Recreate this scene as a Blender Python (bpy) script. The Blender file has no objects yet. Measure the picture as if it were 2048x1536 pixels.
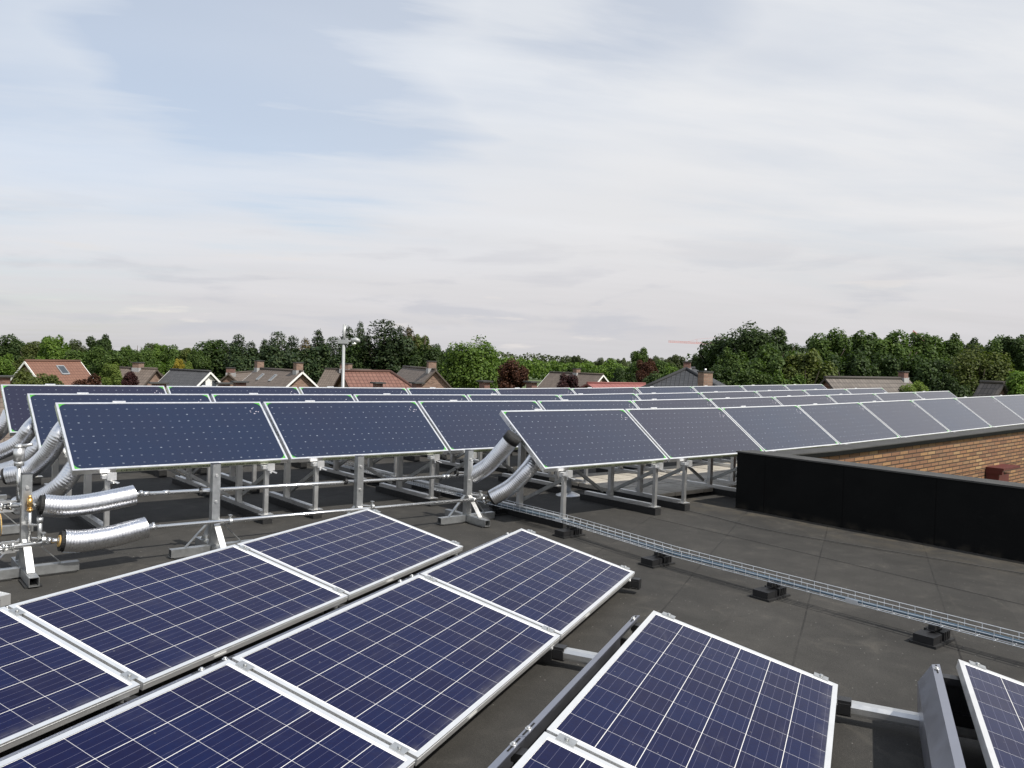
import bpy, math, random
import numpy as np
from mathutils import Matrix, Vector
R = math.radians
sc = bpy.context.scene
COL = sc.collection

# ------------------------------------------------------------------ camera, world, sun, exposure
FPX, PITCH, ROLL, CAMZ = 1620.6, 0.0325, -0.0244, 8.9
def cam_axes():
    c, s = math.cos(PITCH), math.sin(PITCH); cr, sr = math.cos(ROLL), math.sin(ROLL)
    X = Vector((1, 0, 0)); Zp = Vector((0, s, c)); fwd = Vector((0, c, -s))
    return X * cr - Zp * sr, X * sr + Zp * cr, fwd
_r, _u, _f = cam_axes()
cd = bpy.data.cameras.new('camera'); cam = bpy.data.objects.new('camera', cd); COL.objects.link(cam)
cd.sensor_width = 36.0; cd.lens = FPX / 2048 * 36.0; cd.clip_start = 0.1; cd.clip_end = 5000
cam.matrix_world = Matrix(((_r.x, _u.x, -_f.x, 0), (_r.y, _u.y, -_f.y, 0), (_r.z, _u.z, -_f.z, CAMZ), (0, 0, 0, 1)))
sc.camera = cam
SUN_AZ, SUN_EL = R(130), R(50)          # azimuth measured from the view direction (+Y) to the right
sv = Vector((math.sin(SUN_AZ) * math.cos(SUN_EL), math.cos(SUN_AZ) * math.cos(SUN_EL), math.sin(SUN_EL)))
sl = bpy.data.lights.new('sun', 'SUN'); sl.energy = 5.0; sl.angle = R(0.55); sl.color = (1.0, 0.955, 0.88)
so = bpy.data.objects.new('sun', sl); COL.objects.link(so)
so.rotation_mode = 'QUATERNION'; so.rotation_quaternion = sv.to_track_quat('Z', 'Y'); so.location = (20, -20, 60)
sc.view_settings.view_transform = 'Standard'; sc.view_settings.look = 'None'
sc.view_settings.exposure = 0.0; sc.view_settings.gamma = 1.0

class NT:
    """small helper to write node trees"""
    def __init__(s, tree): s.t = tree; s.n = tree.nodes; s.l = tree.links
    def new(s, typ, **kw):
        n = s.n.new(typ)
        for k, v in kw.items(): setattr(n, k, v)
        return n
    def put(s, sock, v):
        if hasattr(v, 'is_output'): s.l.new(v, sock)
        elif isinstance(v, (tuple, list)):
            v = tuple(v)
            if len(v) == 3 and sock.type == 'RGBA': v = v + (1,)
            sock.default_value = v
        elif v is not None: sock.default_value = v
    def m(s, op, a, b=None, c=None, clamp=False):
        n = s.new('ShaderNodeMath', operation=op); n.use_clamp = clamp
        for i, v in enumerate((a, b, c)):
            if v is not None: s.put(n.inputs[i], v)
        return n.outputs[0]
    def vm(s, op, a, b=None):
        n = s.new('ShaderNodeVectorMath', operation=op); s.put(n.inputs[0], a)
        if b is not None: s.put(n.inputs[1], b)
        return n.outputs['Value'] if op in ('DOT_PRODUCT', 'LENGTH') else n.outputs[0]
    def mix(s, f, a, b, blend='MIX'):
        n = s.new('ShaderNodeMix', data_type='RGBA', blend_type=blend); n.clamp_factor = True
        s.put(n.inputs[0], f); s.put(n.inputs[6], a); s.put(n.inputs[7], b); return n.outputs[2]
    def noise(s, vec, scale, detail=4, rough=0.5, dist=0.0, out='Fac'):
        n = s.new('ShaderNodeTexNoise'); s.put(n.inputs['Scale'], scale); n.inputs['Detail'].default_value = detail
        n.inputs['Roughness'].default_value = rough; n.inputs['Distortion'].default_value = dist
        if vec is not None: s.put(n.inputs['Vector'], vec)
        return n.outputs[out]
    def ramp(s, f, stops, interp='LINEAR'):
        n = s.new('ShaderNodeValToRGB'); cr = n.color_ramp; cr.interpolation = interp
        while len(cr.elements) < len(stops): cr.elements.new(0.5)
        for e, (p, c) in zip(cr.elements, stops):
            e.position = p; e.color = (c, c, c, 1) if isinstance(c, (int, float)) else (tuple(c) + (1,) if len(c) == 3 else c)
        s.put(n.inputs[0], f); return n.outputs[0]
    def mr(s, v, a, b, c=0.0, d=1.0, smooth=True):
        n = s.new('ShaderNodeMapRange'); n.interpolation_type = 'SMOOTHSTEP' if smooth else 'LINEAR'
        for i, x in enumerate((v, a, b, c, d)): s.put(n.inputs[i], x)
        return n.outputs[0]
    def sep(s, v):
        n = s.new('ShaderNodeSeparateXYZ'); s.put(n.inputs[0], v); return n.outputs
    def comb(s, x, y, z=0.0):
        n = s.new('ShaderNodeCombineXYZ')
        for i, v in enumerate((x, y, z)): s.put(n.inputs[i], v)
        return n.outputs[0]

def ray(px, py):
    X = (px - 1024) / FPX; Z = -(py - 768) / FPX
    v = _f + _r * X + _u * Z
    return v
def at(px, py, Y):
    r = ray(px, py); v = r * (Y / r.y); return Vector((v.x, v.y, v.z + CAMZ))

world = bpy.data.worlds.new('World'); sc.world = world; world.use_nodes = True
def build_world():
    w = NT(world.node_tree); w.n.clear()
    out = w.new('ShaderNodeOutputWorld')
    sky = w.new('ShaderNodeTexSky'); sky.sky_type = 'NISHITA'; sky.sun_disc = False
    sky.sun_elevation = SUN_EL; sky.sun_rotation = SUN_AZ; sky.air_density = 1.0; sky.dust_density = 1.2; sky.ozone_density = 1.5
    bg1 = w.new('ShaderNodeBackground'); w.put(bg1.inputs[0], sky.outputs[0]); bg1.inputs[1].default_value = 0.145
    d = w.new('ShaderNodeTexCoord').outputs['Generated']
    x, y, z = w.sep(d)
    zc = w.m('ADD', w.m('MAXIMUM', z, 0.0), 0.09)
    px = w.m('DIVIDE', x, zc); py = w.m('DIVIDE', y, zc)
    # streaky high cloud, rotated so that streaks run slightly down to the right
    th = R(-14)
    sx = w.m('ADD', w.m('MULTIPLY', px, math.cos(th)), w.m('MULTIPLY', py, -math.sin(th)))
    sy = w.m('ADD', w.m('MULTIPLY', px, math.sin(th)), w.m('MULTIPLY', py, math.cos(th)))
    vs = w.comb(w.m('MULTIPLY', sx, 0.42), w.m('MULTIPLY', sy, 1.15), 3.7)
    n1 = w.noise(vs, 1.15, 7, 0.55, 0.35)
    n2 = w.noise(w.comb(w.m('MULTIPLY', px, 0.5), w.m('MULTIPLY', py, 0.8), 9.1), 0.7, 4, 0.5, 0.2)
    # low cumulus banks near the horizon
    vl = w.comb(w.m('MULTIPLY', w.m('ARCTAN2', x, y), 6.0), w.m('MULTIPLY', z, 34.0), 1.3)
    n3 = w.noise(vl, 0.9, 6, 0.55, 0.3)
    n4 = w.noise(w.vm('ADD', vl, (4.1, 0.35, 7.0)), 1.3, 5, 0.55, 0.15)
    low = w.mr(z, 0.03, 0.20, 1.0, 0.0)
    # gaps of blue: two openings in the veil on the upper left
    wob = w.new('ShaderNodeTexNoise'); w.put(wob.inputs['Vector'], w.comb(w.m('MULTIPLY', sx, .5), w.m('MULTIPLY', sy, 1.3), 2.2)); wob.inputs['Scale'].default_value = 1.6; wob.inputs['Detail'].default_value = 4
    dw = w.vm('NORMALIZE', w.vm('ADD', w.vm('NORMALIZE', d), w.vm('MULTIPLY', w.vm('SUBTRACT', wob.outputs['Color'], (.5, .5, .5)), (.30, .30, .30))))
    def blob(p, width):
        v = ray(*p).normalized()
        return w.m('POWER', w.mr(w.vm('DOT_PRODUCT', dw, tuple(v)), math.cos(width), 1.0, 0.0, 1.0, False), 1.4)
    gaps = w.m('MAXIMUM', blob((560, 110), 0.23), w.m('MULTIPLY', blob((-60, 430), 0.28), 0.40))
    gaps = w.m('MAXIMUM', gaps, w.m('MULTIPLY', blob((740, 200), 0.16), 0.6))
    gaps = w.m('MAXIMUM', gaps, w.m('MULTIPLY', blob((1180, -60), 0.26), 0.5))
    gaps = w.m('MAXIMUM', gaps, w.m('MULTIPLY', blob((1750, 100), 0.34), 0.32))
    n5 = w.noise(w.comb(w.m('MULTIPLY', sx, 0.5), w.m('MULTIPLY', sy, 1.6), 5.5), 2.6, 5, 0.55, 0.3)
    gaps = w.m('MULTIPLY', gaps, w.mr(n5, 0.25, 0.66, 0.25, 1.15), clamp=True)
    veil = w.mr(w.m('ADD', n1, w.m('MULTIPLY', w.m('SUBTRACT', n2, 0.5), 0.45)), 0.22, 0.74, 0.0, 1.0)
    dens = w.m('SUBTRACT', 1.0, w.m('MULTIPLY', gaps, w.m('SUBTRACT', 1.0, w.m('MULTIPLY', veil, 0.85))), clamp=True)
    dens = w.m('MULTIPLY', w.m('MAXIMUM', dens, 0.63), w.mr(z, 0.55, 0.92, 1.0, 0.35))
    base = w.ramp(z, [(0.0, (0.635, 0.625, 0.645)), (0.06, (0.70, 0.685, 0.70)), (0.16, (0.81, 0.805, 0.815)), (0.32, (0.84, 0.85, 0.87)), (0.7, (0.76, 0.80, 0.86))])
    tex = w.mr(w.m('ADD', w.m('MULTIPLY', n1, 0.6), w.m('MULTIPLY', n2, 0.4)), 0.3, 0.7, 0.965, 1.04)
    left = w.m('MULTIPLY', w.mr(w.m('DIVIDE', x, w.m('MAXIMUM', y, 0.05)), 0.35, -0.62), w.mr(z, 0.02, 0.22))
    base = w.mix(w.m('MULTIPLY', left, w.mr(n2, .3, .7, .9, .35)), base, (0.66, 0.735, 0.85))
    base = w.mix(1.0, base, w.comb(tex, tex, tex), 'MULTIPLY')
    grey = w.m('MULTIPLY', w.mr(n3, 0.50, 0.66), w.m('MULTIPLY', low, 0.85))
    base = w.mix(grey, base, (0.60, 0.605, 0.65))
    lit = w.m('MULTIPLY', w.mr(n4, 0.60, 0.72), w.m('MULTIPLY', low, 0.75))
    base = w.mix(lit, base, (0.80, 0.76, 0.74))
    bg2 = w.new('ShaderNodeBackground'); w.put(bg2.inputs[0], base); bg2.inputs[1].default_value = 1.0
    mx = w.new('ShaderNodeMixShader'); w.put(mx.inputs[0], dens); w.l.new(bg1.outputs[0], mx.inputs[1]); w.l.new(bg2.outputs[0], mx.inputs[2])
    w.l.new(mx.outputs[0], out.inputs[0])
build_world()

# ------------------------------------------------------------------ roof coordinate frames
AZC, AZP = 0.8668, 0.4116                 # collector rows and panel rows (azimuth from +Y)
Z0, G1, G2, GU, S0 = -1.8399 + CAMZ, -.0126, .0057, -.0055, 10.7163
ac = Vector((math.sin(AZC), math.cos(AZC))); uc = Vector((math.cos(AZC), -math.sin(AZC)))
ap = Vector((math.sin(AZP), math.cos(AZP))); up = Vector((math.cos(AZP), -math.sin(AZP)))
def su(s, u): v = ac * s + uc * u; return v.x, v.y
def pu(a, u): v = ap * a + up * u; return v.x, v.y
def roof(x, y):
    s = x * ac.x + y * ac.y; u = x * uc.x + y * uc.y; d = s - S0
    return Z0 + (G1 if d < 0 else G2) * d + GU * (u + 7)
def P3(s, u, h): x, y = su(s, u); return Vector((x, y, roof(x, y) + h))
def on_roof(x, y, rz):
    """location and rotation of a thing that stands on the gently falling roof; local X along rz"""
    e = 0.2; dx = (math.cos(rz), math.sin(rz))
    sx = (roof(x + dx[0] * e, y + dx[1] * e) - roof(x - dx[0] * e, y - dx[1] * e)) / (2 * e)
    sy = (roof(x - dx[1] * e, y + dx[0] * e) - roof(x + dx[1] * e, y - dx[0] * e)) / (2 * e)
    return (x, y, roof(x, y)), (sy, -sx, rz)
RZC = math.pi / 2 - AZC; RZP = math.pi / 2 - AZP      # local X = along a row, local Y = up the tilt (away)

# ------------------------------------------------------------------ mesh builder
class MB:
    def __init__(s): s.v = []; s.f = []; s.uv = []; s.sm = []
    def poly(s, pts, uv=None, smooth=False):
        b = len(s.v); s.v += [tuple(p) for p in pts]; s.f.append(tuple(range(b, b + len(pts)))); s.uv.append(uv or [(0, 0)] * len(pts)); s.sm.append(smooth)
    def box(s, a, b, M=None):
        (x0, y0, z0), (x1, y1, z1) = a, b
        c = [(x0, y0, z0), (x1, y0, z0), (x1, y1, z0), (x0, y1, z0), (x0, y0, z1), (x1, y0, z1), (x1, y1, z1), (x0, y1, z1)]
        if M is not None: c = [tuple(M @ Vector(p)) for p in c]
        dx, dy, dz = abs(x1 - x0), abs(y1 - y0), abs(z1 - z0)
        for idx, w, h in (((3, 2, 1, 0), dx, dy), ((4, 5, 6, 7), dx, dy), ((0, 1, 5, 4), dx, dz), ((2, 3, 7, 6), dx, dz), ((1, 2, 6, 5), dy, dz), ((3, 0, 4, 7), dy, dz)):
            s.poly([c[i] for i in idx], [(0, 0), (w, 0), (w, h), (0, h)])
    def bar(s, p, q, w, h, upv=(0, 0, 1)):
        """rectangular bar from p to q, w across, h along upv"""
        p = Vector(p); q = Vector(q); d = (q - p); L = d.length; d.normalize(); u = Vector(upv)
        x = d.cross(u)
        if x.length < 1e-4: x = d.cross(Vector((0, 1, 0)))
        x.normalize(); n = x.cross(d)
        M = Matrix(((x.x, d.x, n.x, p.x), (x.y, d.y, n.y, p.y), (x.z, d.z, n.z, p.z), (0, 0, 0, 1)))
        s.box((-w / 2, 0, -h / 2), (w / 2, L, h / 2), M)
    def hollow(s, p, q, w, t=0.004):
        """square hollow tube, ends open"""
        p = Vector(p); q = Vector(q); d = (q - p); L = d.length; d.normalize(); u = Vector((0, 0, 1))
        x = d.cross(u)
        if x.length < 1e-4: x = Vector((1, 0, 0))
        x.normalize(); n = x.cross(d)
        M = Matrix(((x.x, d.x, n.x, p.x), (x.y, d.y, n.y, p.y), (x.z, d.z, n.z, p.z), (0, 0, 0, 1))); r = w / 2
        s.box((-r, 0, r - t), (r, L, r), M); s.box((-r, 0, -r), (r, L, -r + t), M)
        s.box((-r, 0, -r + t), (-r + t, L, r - t), M); s.box((r - t, 0, -r + t), (r, L, r - t), M)
    def tube(s, pts, rad, seg=12, caps=True, uvs=False):
        pts = [Vector(p) for p in pts]; n = len(pts); rr = rad if isinstance(rad, (list, tuple)) else [rad] * n
        t0 = (pts[1] - pts[0]).normalized(); ref = Vector((0, 0, 1)) if abs(t0.z) < 0.9 else Vector((1, 0, 0))
        x = t0.cross(ref).normalized(); b = len(s.v); dist = 0
        for i in range(n):
            t = (pts[min(i + 1, n - 1)] - pts[max(i - 1, 0)]).normalized()
            x = (x - t * x.dot(t)).normalized(); y = t.cross(x)
            for k in range(seg):
                a = 2 * math.pi * k / seg; s.v.append(tuple(pts[i] + (x * math.cos(a) + y * math.sin(a)) * rr[i]))
        for i in range(n - 1):
            for k in range(seg):
                k2 = (k + 1) % seg
                s.f.append((b + i * seg + k2, b + i * seg + k, b + (i + 1) * seg + k, b + (i + 1) * seg + k2)); s.uv.append([(0, 0)] * 4); s.sm.append(seg > 5)
        if caps:
            s.f.append(tuple(b + k for k in range(seg))); s.uv.append([(0, 0)] * seg); s.sm.append(False)
            s.f.append(tuple(b + (n - 1) * seg + k for k in reversed(range(seg)))); s.uv.append([(0, 0)] * seg); s.sm.append(False)
    def disc(s, c, nrm, r0, r1, th, seg=20):
        """flat ring or disc of thickness th around axis nrm"""
        c = Vector(c); n = Vector(nrm).normalized()
        if r0 <= 0: s.tube([c, c + n * th], r1, seg); return
        ref = Vector((0, 0, 1)) if abs(n.z) < .9 else Vector((1, 0, 0)); x = n.cross(ref).normalized(); y = n.cross(x)
        def q(r, k, z): a = 2 * math.pi * k / seg; return c + (x * math.cos(a) + y * math.sin(a)) * r + n * z
        for k in range(seg):
            s.poly([q(r0, k, th), q(r1, k, th), q(r1, k + 1, th), q(r0, k + 1, th)]); s.poly([q(r0, k + 1, 0), q(r1, k + 1, 0), q(r1, k, 0), q(r0, k, 0)])
            s.poly([q(r1, k, 0), q(r1, k + 1, 0), q(r1, k + 1, th), q(r1, k, th)]); s.poly([q(r0, k + 1, 0), q(r0, k, 0), q(r0, k, th), q(r0, k + 1, th)])
    def mesh(s, name):
        me = bpy.data.meshes.new(name); me.from_pydata(s.v, [], s.f)
        ul = me.uv_layers.new(name='UVMap'); flat = [c for f in s.uv for p in f for c in p]; ul.data.foreach_set('uv', flat)
        me.polygons.foreach_set('use_smooth', s.sm); me.validate(); me.update(); return me
    def build(s, name, mat, parent=None, label=None):
        me = s.mesh(name)
        if mat: me.materials.append(mat)
        o = bpy.data.objects.new(name, me); COL.objects.link(o); o.parent = parent
        if label: o['label'] = label
        return o
def tag(o, label=None, cat=None, group=None, kind=None):
    if label: o['label'] = label
    if cat: o['category'] = cat
    if group: o['group'] = group
    if kind: o['kind'] = kind
    return o
def empty(name, loc=(0, 0, 0), rot=(0, 0, 0)):
    o = bpy.data.objects.new(name, None); COL.objects.link(o); o.location = loc; o.rotation_euler = rot; o.empty_display_size = .2; return o
KIDS = {}
def children(o): return [c for c in COL.objects if c.parent == o]
def copy_tree(o, kids=None):
    """a thing with copies of its parts and sub-parts"""
    c = o.copy(); COL.objects.link(c)
    if o not in KIDS: KIDS[o] = [(k, children(k)) for k in children(o)]
    for k, sub in KIDS[o]:
        kc = k.copy(); COL.objects.link(kc); kc.parent = c
        for g in sub: gc = g.copy(); COL.objects.link(gc); gc.parent = kc
    return c

# ------------------------------------------------------------------ materials
def principled(name):
    m = bpy.data.materials.new(name); m.use_nodes = True; t = NT(m.node_tree); b = t.n['Principled BSDF']; return m, t, b
def simple(name, col, rough=0.5, metal=0.0, var=0.12, scale=6.0, bump=0.0, bscale=80, spec=None):
    m, t, b = principled(name)
    co = t.new('ShaderNodeTexCoord').outputs['Object']
    n = t.noise(co, scale, 5, 0.6)
    k = t.mr(n, 0.25, 0.75, 1 - var, 1 + var, False)
    t.put(b.inputs['Base Color'], t.mix(1.0, col, t.comb(k, k, k), 'MULTIPLY'))
    t.put(b.inputs['Roughness'], t.mr(t.noise(co, scale * 3, 4), 0.2, 0.8, max(rough - .08, .02), min(rough + .08, 1), False))
    b.inputs['Metallic'].default_value = metal
    if spec is not None: b.inputs['Specular IOR Level'].default_value = spec
    if bump:
        bn = t.new('ShaderNodeBump'); bn.inputs['Strength'].default_value = bump; bn.inputs['Distance'].default_value = 0.01
        t.put(bn.inputs['Height'], t.noise(co, bscale, 4)); t.put(b.inputs['Normal'], bn.outputs[0])
    return m
M = {}
M['alu'] = simple('aluminium', (0.66, 0.66, 0.65), 0.40, 0.90, 0.10, 9)
M['alu_white'] = simple('anodised_frame', (0.92, 0.92, 0.91), 0.36, 0.82, 0.05, 7)
M['galv'] = simple('galvanised_steel', (0.46, 0.47, 0.47), 0.40, 0.85, 0.22, 14)
M['steel'] = simple('stainless_pipe', (0.72, 0.72, 0.71), 0.24, 0.95, 0.05, 5)
M['wire'] = simple('zinc_wire', (0.74, 0.76, 0.78), 0.4, 0.5, 0.06, 20)
M['black_rubber'] = simple('black_rubber', (0.012, 0.012, 0.012), 0.75, 0, 0.3, 20, 0.4, 60)
M['black_plastic'] = simple('black_plastic', (0.014, 0.014, 0.015), 0.45, 0, 0.2, 15)
M['deflector'] = simple('coated_sheet', (0.38, 0.39, 0.44), 0.34, 0.92, 0.06, 3)
M['green'] = simple('green_plastic', (0.06, 0.30, 0.035), 0.5, 0, 0.1)
M['label_green'] = simple('label_strip', (0.30, 0.33, 0.22), 0.6, 0, 0.12, 20)
M['ink'] = simple('ink', (0.022, 0.026, 0.018), 0.7, 0, 0.1)
M['ink2'] = simple('ink_grey', (0.13, 0.15, 0.11), 0.7, 0, 0.1)
M['brass'] = simple('brass', (0.62, 0.40, 0.15), 0.33, 0.9, 0.12, 30)
M['gold_wool'] = simple('mineral_wool', (0.58, 0.38, 0.13), 0.9, 0, 0.35, 60, 0.8, 120)
M['blue_cable'] = simple('blue_cable', (0.055, 0.095, 0.135), 0.5, 0, 0.2, 8)
M['red_box'] = simple('dark_red_coating', (0.10, 0.022, 0.022), 0.5, 0.1, 0.15, 6)
M['concrete'] = simple('concrete_slab', (0.38, 0.35, 0.30), 0.9, 0, 0.25, 5, 0.3, 90)
M['white_paint'] = simple('white_paint', (0.80, 0.79, 0.76), 0.6, 0, 0.06, 3)
M['sticker'] = simple('sticker', (0.72, 0.72, 0.70), 0.5, 0, 0.04)
M['bark'] = simple('bark', (0.07, 0.055, 0.042), 0.95, 0, 0.3, 4)
M['wire_dark'] = simple('weathered_wire', (0.075, 0.072, 0.068), 0.6, 0.3, 0.3, 4)
M['lamp_grey'] = simple('lamp_grey', (0.36, 0.37, 0.37), 0.45, 0.2, 0.1, 4)
M['zinc_frame'] = simple('zinc_frame', (0.30, 0.31, 0.32), 0.45, 0.3, 0.1, 4)
M['slot'] = simple('dark_slot', (0.01, 0.01, 0.01), 0.8)
M['crane_red'] = simple('crane_paint', (0.60, 0.30, 0.29), 0.5, 0, 0.1, .2)
M['glass_window'] = simple('window_glass', (0.05, 0.06, 0.07), 0.08, 0, 0.1)
M['flashing'] = simple('lead_flashing', (0.36, 0.36, 0.36), 0.6, 0.1, 0.2, 4)

def foil_mat():
    m, t, b = principled('aluminium_foil'); co = t.new('ShaderNodeTexCoord').outputs['Object']
    t.put(b.inputs['Base Color'], t.ramp(t.noise(co, 25, 3), [(0.2, (0.70, 0.71, 0.73)), (0.8, (0.84, 0.84, 0.86))])); b.inputs['Metallic'].default_value = 1.0
    t.put(b.inputs['Roughness'], t.mr(t.noise(co, 60, 4), .25, .75, .24, .40, False))
    bn = t.new('ShaderNodeBump'); bn.inputs['Strength'].default_value = .10; bn.inputs['Distance'].default_value = .005
    t.put(bn.inputs['Height'], t.noise(co, 45, 4, .6)); t.put(b.inputs['Normal'], bn.outputs[0]); return m
M['foil'] = foil_mat()

def pv_mat():
    m, t, b = principled('polycrystalline_cells')
    uv = t.new('ShaderNodeUVMap').outputs[0]; x, y, _ = t.sep(uv)          # metres, long side along x
    oi = t.new('ShaderNodeObjectInfo').outputs['Random']
    nx, ny, CX, CY = 10, 6, 0.1575, 0.1575
    ox, oy = (1.606 - nx * CX) / 2, (0.948 - ny * CY) / 2
    cx = t.m('DIVIDE', t.m('SUBTRACT', x, ox), CX); cy = t.m('DIVIDE', t.m('SUBTRACT', y, oy), CY)
    fx = t.m('FRACT', cx); fy = t.m('FRACT', cy)
    def edge(f, half): return t.m('LESS_THAN', t.m('SUBTRACT', 0.5, t.m('ABSOLUTE', t.m('SUBTRACT', f, 0.5))), half)
    gx = edge(fx, 0.0062); gy = edge(fy, 0.0085)
    bus = 0
    for k in (0.125, 0.375, 0.625, 0.875):
        e = t.m('LESS_THAN', t.m('ABSOLUTE', t.m('SUBTRACT', fy, k)), 0.0042); bus = e if k == 0.125 else t.m('MAXIMUM', bus, e)
    out = t.m('MAXIMUM', t.m('MAXIMUM', t.m('LESS_THAN', cx, 0.0), t.m('GREATER_THAN', cx, nx)), t.m('MAXIMUM', t.m('LESS_THAN', cy, 0.0), t.m('GREATER_THAN', cy, ny)))
    cell = t.comb(t.m('FLOOR', cx), t.m('FLOOR', cy), t.m('MULTIPLY', oi, 50))
    wn = t.new('ShaderNodeTexWhiteNoise', noise_dimensions='3D'); t.put(wn.inputs[0], cell)
    vo = t.new('ShaderNodeTexVoronoi'); t.put(vo.inputs['Vector'], t.comb(t.m('ADD', x, t.m('MULTIPLY', oi, 31)), y)); vo.inputs['Scale'].default_value = 70
    vr = t.sep(vo.outputs['Color'])[0]
    val = t.m('ADD', t.m('MULTIPLY', wn.outputs['Value'], 0.65), t.m('MULTIPLY', vr, 0.35))
    blue = t.ramp(val, [(0.0, (0.0054, 0.0058, 0.031)), (0.5, (0.0050, 0.0070, 0.038)), (1.0, (0.0046, 0.0092, 0.047))])
    c = t.mix(t.m('MULTIPLY', bus, 0.5), blue, (0.15, 0.15, 0.22))
    c = t.mix(t.m('MULTIPLY', gx, 0.75), c, (0.62, 0.61, 0.62)); c = t.mix(gy, c, (0.70, 0.69, 0.66)); c = t.mix(out, c, (0.78, 0.78, 0.78))
    dn = t.mr(t.noise(t.comb(t.m('ADD', x, t.m('MULTIPLY', oi, 17)), y), 2.3, 6, .6), .5, .85, 0, .03)
    c = t.mix(dn, c, (0.45, 0.42, 0.38))
    off = t.comb(t.m('ADD', x, t.m('MULTIPLY', oi, 13)), t.m('ADD', y, t.m('MULTIPLY', oi, 7)))
    vd = t.new('ShaderNodeTexVoronoi'); t.put(vd.inputs['Vector'], off); vd.inputs['Scale'].default_value = 21
    drop = t.m('MULTIPLY', t.mr(vd.outputs['Distance'], .05, .11, 1, 0), t.m('GREATER_THAN', t.sep(vd.outputs['Color'])[1], .86))
    low = t.m('MULTIPLY', t.mr(y, 0.0, 0.07, 1, 0), t.mr(t.noise(off, 9, 5, .6), .3, .7))
    sme = t.mr(t.noise(t.vm('MULTIPLY', off, (1.2, 4.5, 1)), 1.7, 5, .65, .6), .58, .80)
    c = t.mix(t.m('MAXIMUM', t.m('MULTIPLY', drop, .22), t.m('MAXIMUM', t.m('MULTIPLY', low, .10), t.m('MULTIPLY', sme, .05))), c, (0.42, 0.40, 0.37))
    t.put(b.inputs['Base Color'], c); b.inputs['Roughness'].default_value = 0.16; b.inputs['IOR'].default_value = 1.195
    sp = t.mr(t.noise(t.comb(x, y), 7, 5), .3, .7, .10, .2, False); t.put(b.inputs['Roughness'], sp)
    return m
M['pv'] = pv_mat()

def absorber_mat():
    m, t, b = principled('vacuum_absorber')
    uv = t.new('ShaderNodeUVMap').outputs[0]; x, y, _ = t.sep(uv); oi = t.new('ShaderNodeObjectInfo').outputs['Random']
    cx = t.m('DIVIDE', x, 0.0915); cy = t.m('DIVIDE', y, 0.0955)
    row = t.m('FLOOR', cy)
    cell = t.comb(t.m('FLOOR', cx), row, t.m('MULTIPLY', oi, 37))
    wn = t.new('ShaderNodeTexWhiteNoise', noise_dimensions='3D'); t.put(wn.inputs[0], cell)
    jx, jy, jz = t.sep(wn.outputs['Color'])
    dx = t.m('MULTIPLY', t.m('ABSOLUTE', t.m('SUBTRACT', t.m('FRACT', cx), t.m('ADD', 0.42, t.m('MULTIPLY', jx, 0.16)))), 0.0915)
    dy = t.m('MULTIPLY', t.m('ABSOLUTE', t.m('SUBTRACT', t.m('FRACT', cy), t.m('ADD', 0.45, t.m('MULTIPLY', jy, 0.1)))), 0.0955)
    dot = t.m('MULTIPLY', t.m('LESS_THAN', dx, 0.0085), t.m('LESS_THAN', dy, 0.0060))
    dot = t.m('MULTIPLY', dot, t.m('ADD', 0.25, t.m('MULTIPLY', t.m('POWER', jz, 3.0), 0.75)))
    # getter cluster near one upper corner
    gx = t.m('SUBTRACT', x, 1.87); gy = t.m('SUBTRACT', y, 0.76)
    rr = t.m('SQRT', t.m('ADD', t.m('MULTIPLY', gx, gx), t.m('MULTIPLY', gy, gy)))
    vo = t.new('ShaderNodeTexVoronoi', feature='F1'); t.put(vo.inputs['Vector'], uv); vo.inputs['Scale'].default_value = 34
    get = t.m('MULTIPLY', t.m('LESS_THAN', vo.outputs['Distance'], 0.28), t.m('LESS_THAN', rr, 0.052))
    tone = t.m('ADD', t.m('ADD', t.m('MULTIPLY', oi, 0.5), .12), t.m('MULTIPLY', t.noise(t.comb(x, y, t.m('MULTIPLY', oi, 9)), 1.4, 3), 0.3))
    base = t.ramp(tone, [(0.1, (0.006, 0.016, 0.045)), (0.4, (0.0125, 0.0155, 0.036)), (0.7, (0.015, 0.0138, 0.031)), (0.95, (0.015, 0.0165, 0.029))])
    c = t.mix(t.m('MULTIPLY', dot, 0.9), base, (0.20, 0.225, 0.27)); c = t.mix(t.m('MULTIPLY', get, .6), c, (0.6, 0.55, 0.6))
    t.put(b.inputs['Base Color'], c); b.inputs['IOR'].default_value = 1.74
    t.put(b.inputs['Roughness'], t.mr(t.noise(t.comb(x, y), 5, 4), .3, .7, .07, .13, False))
    return m
M['absorber'] = absorber_mat()

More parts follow.
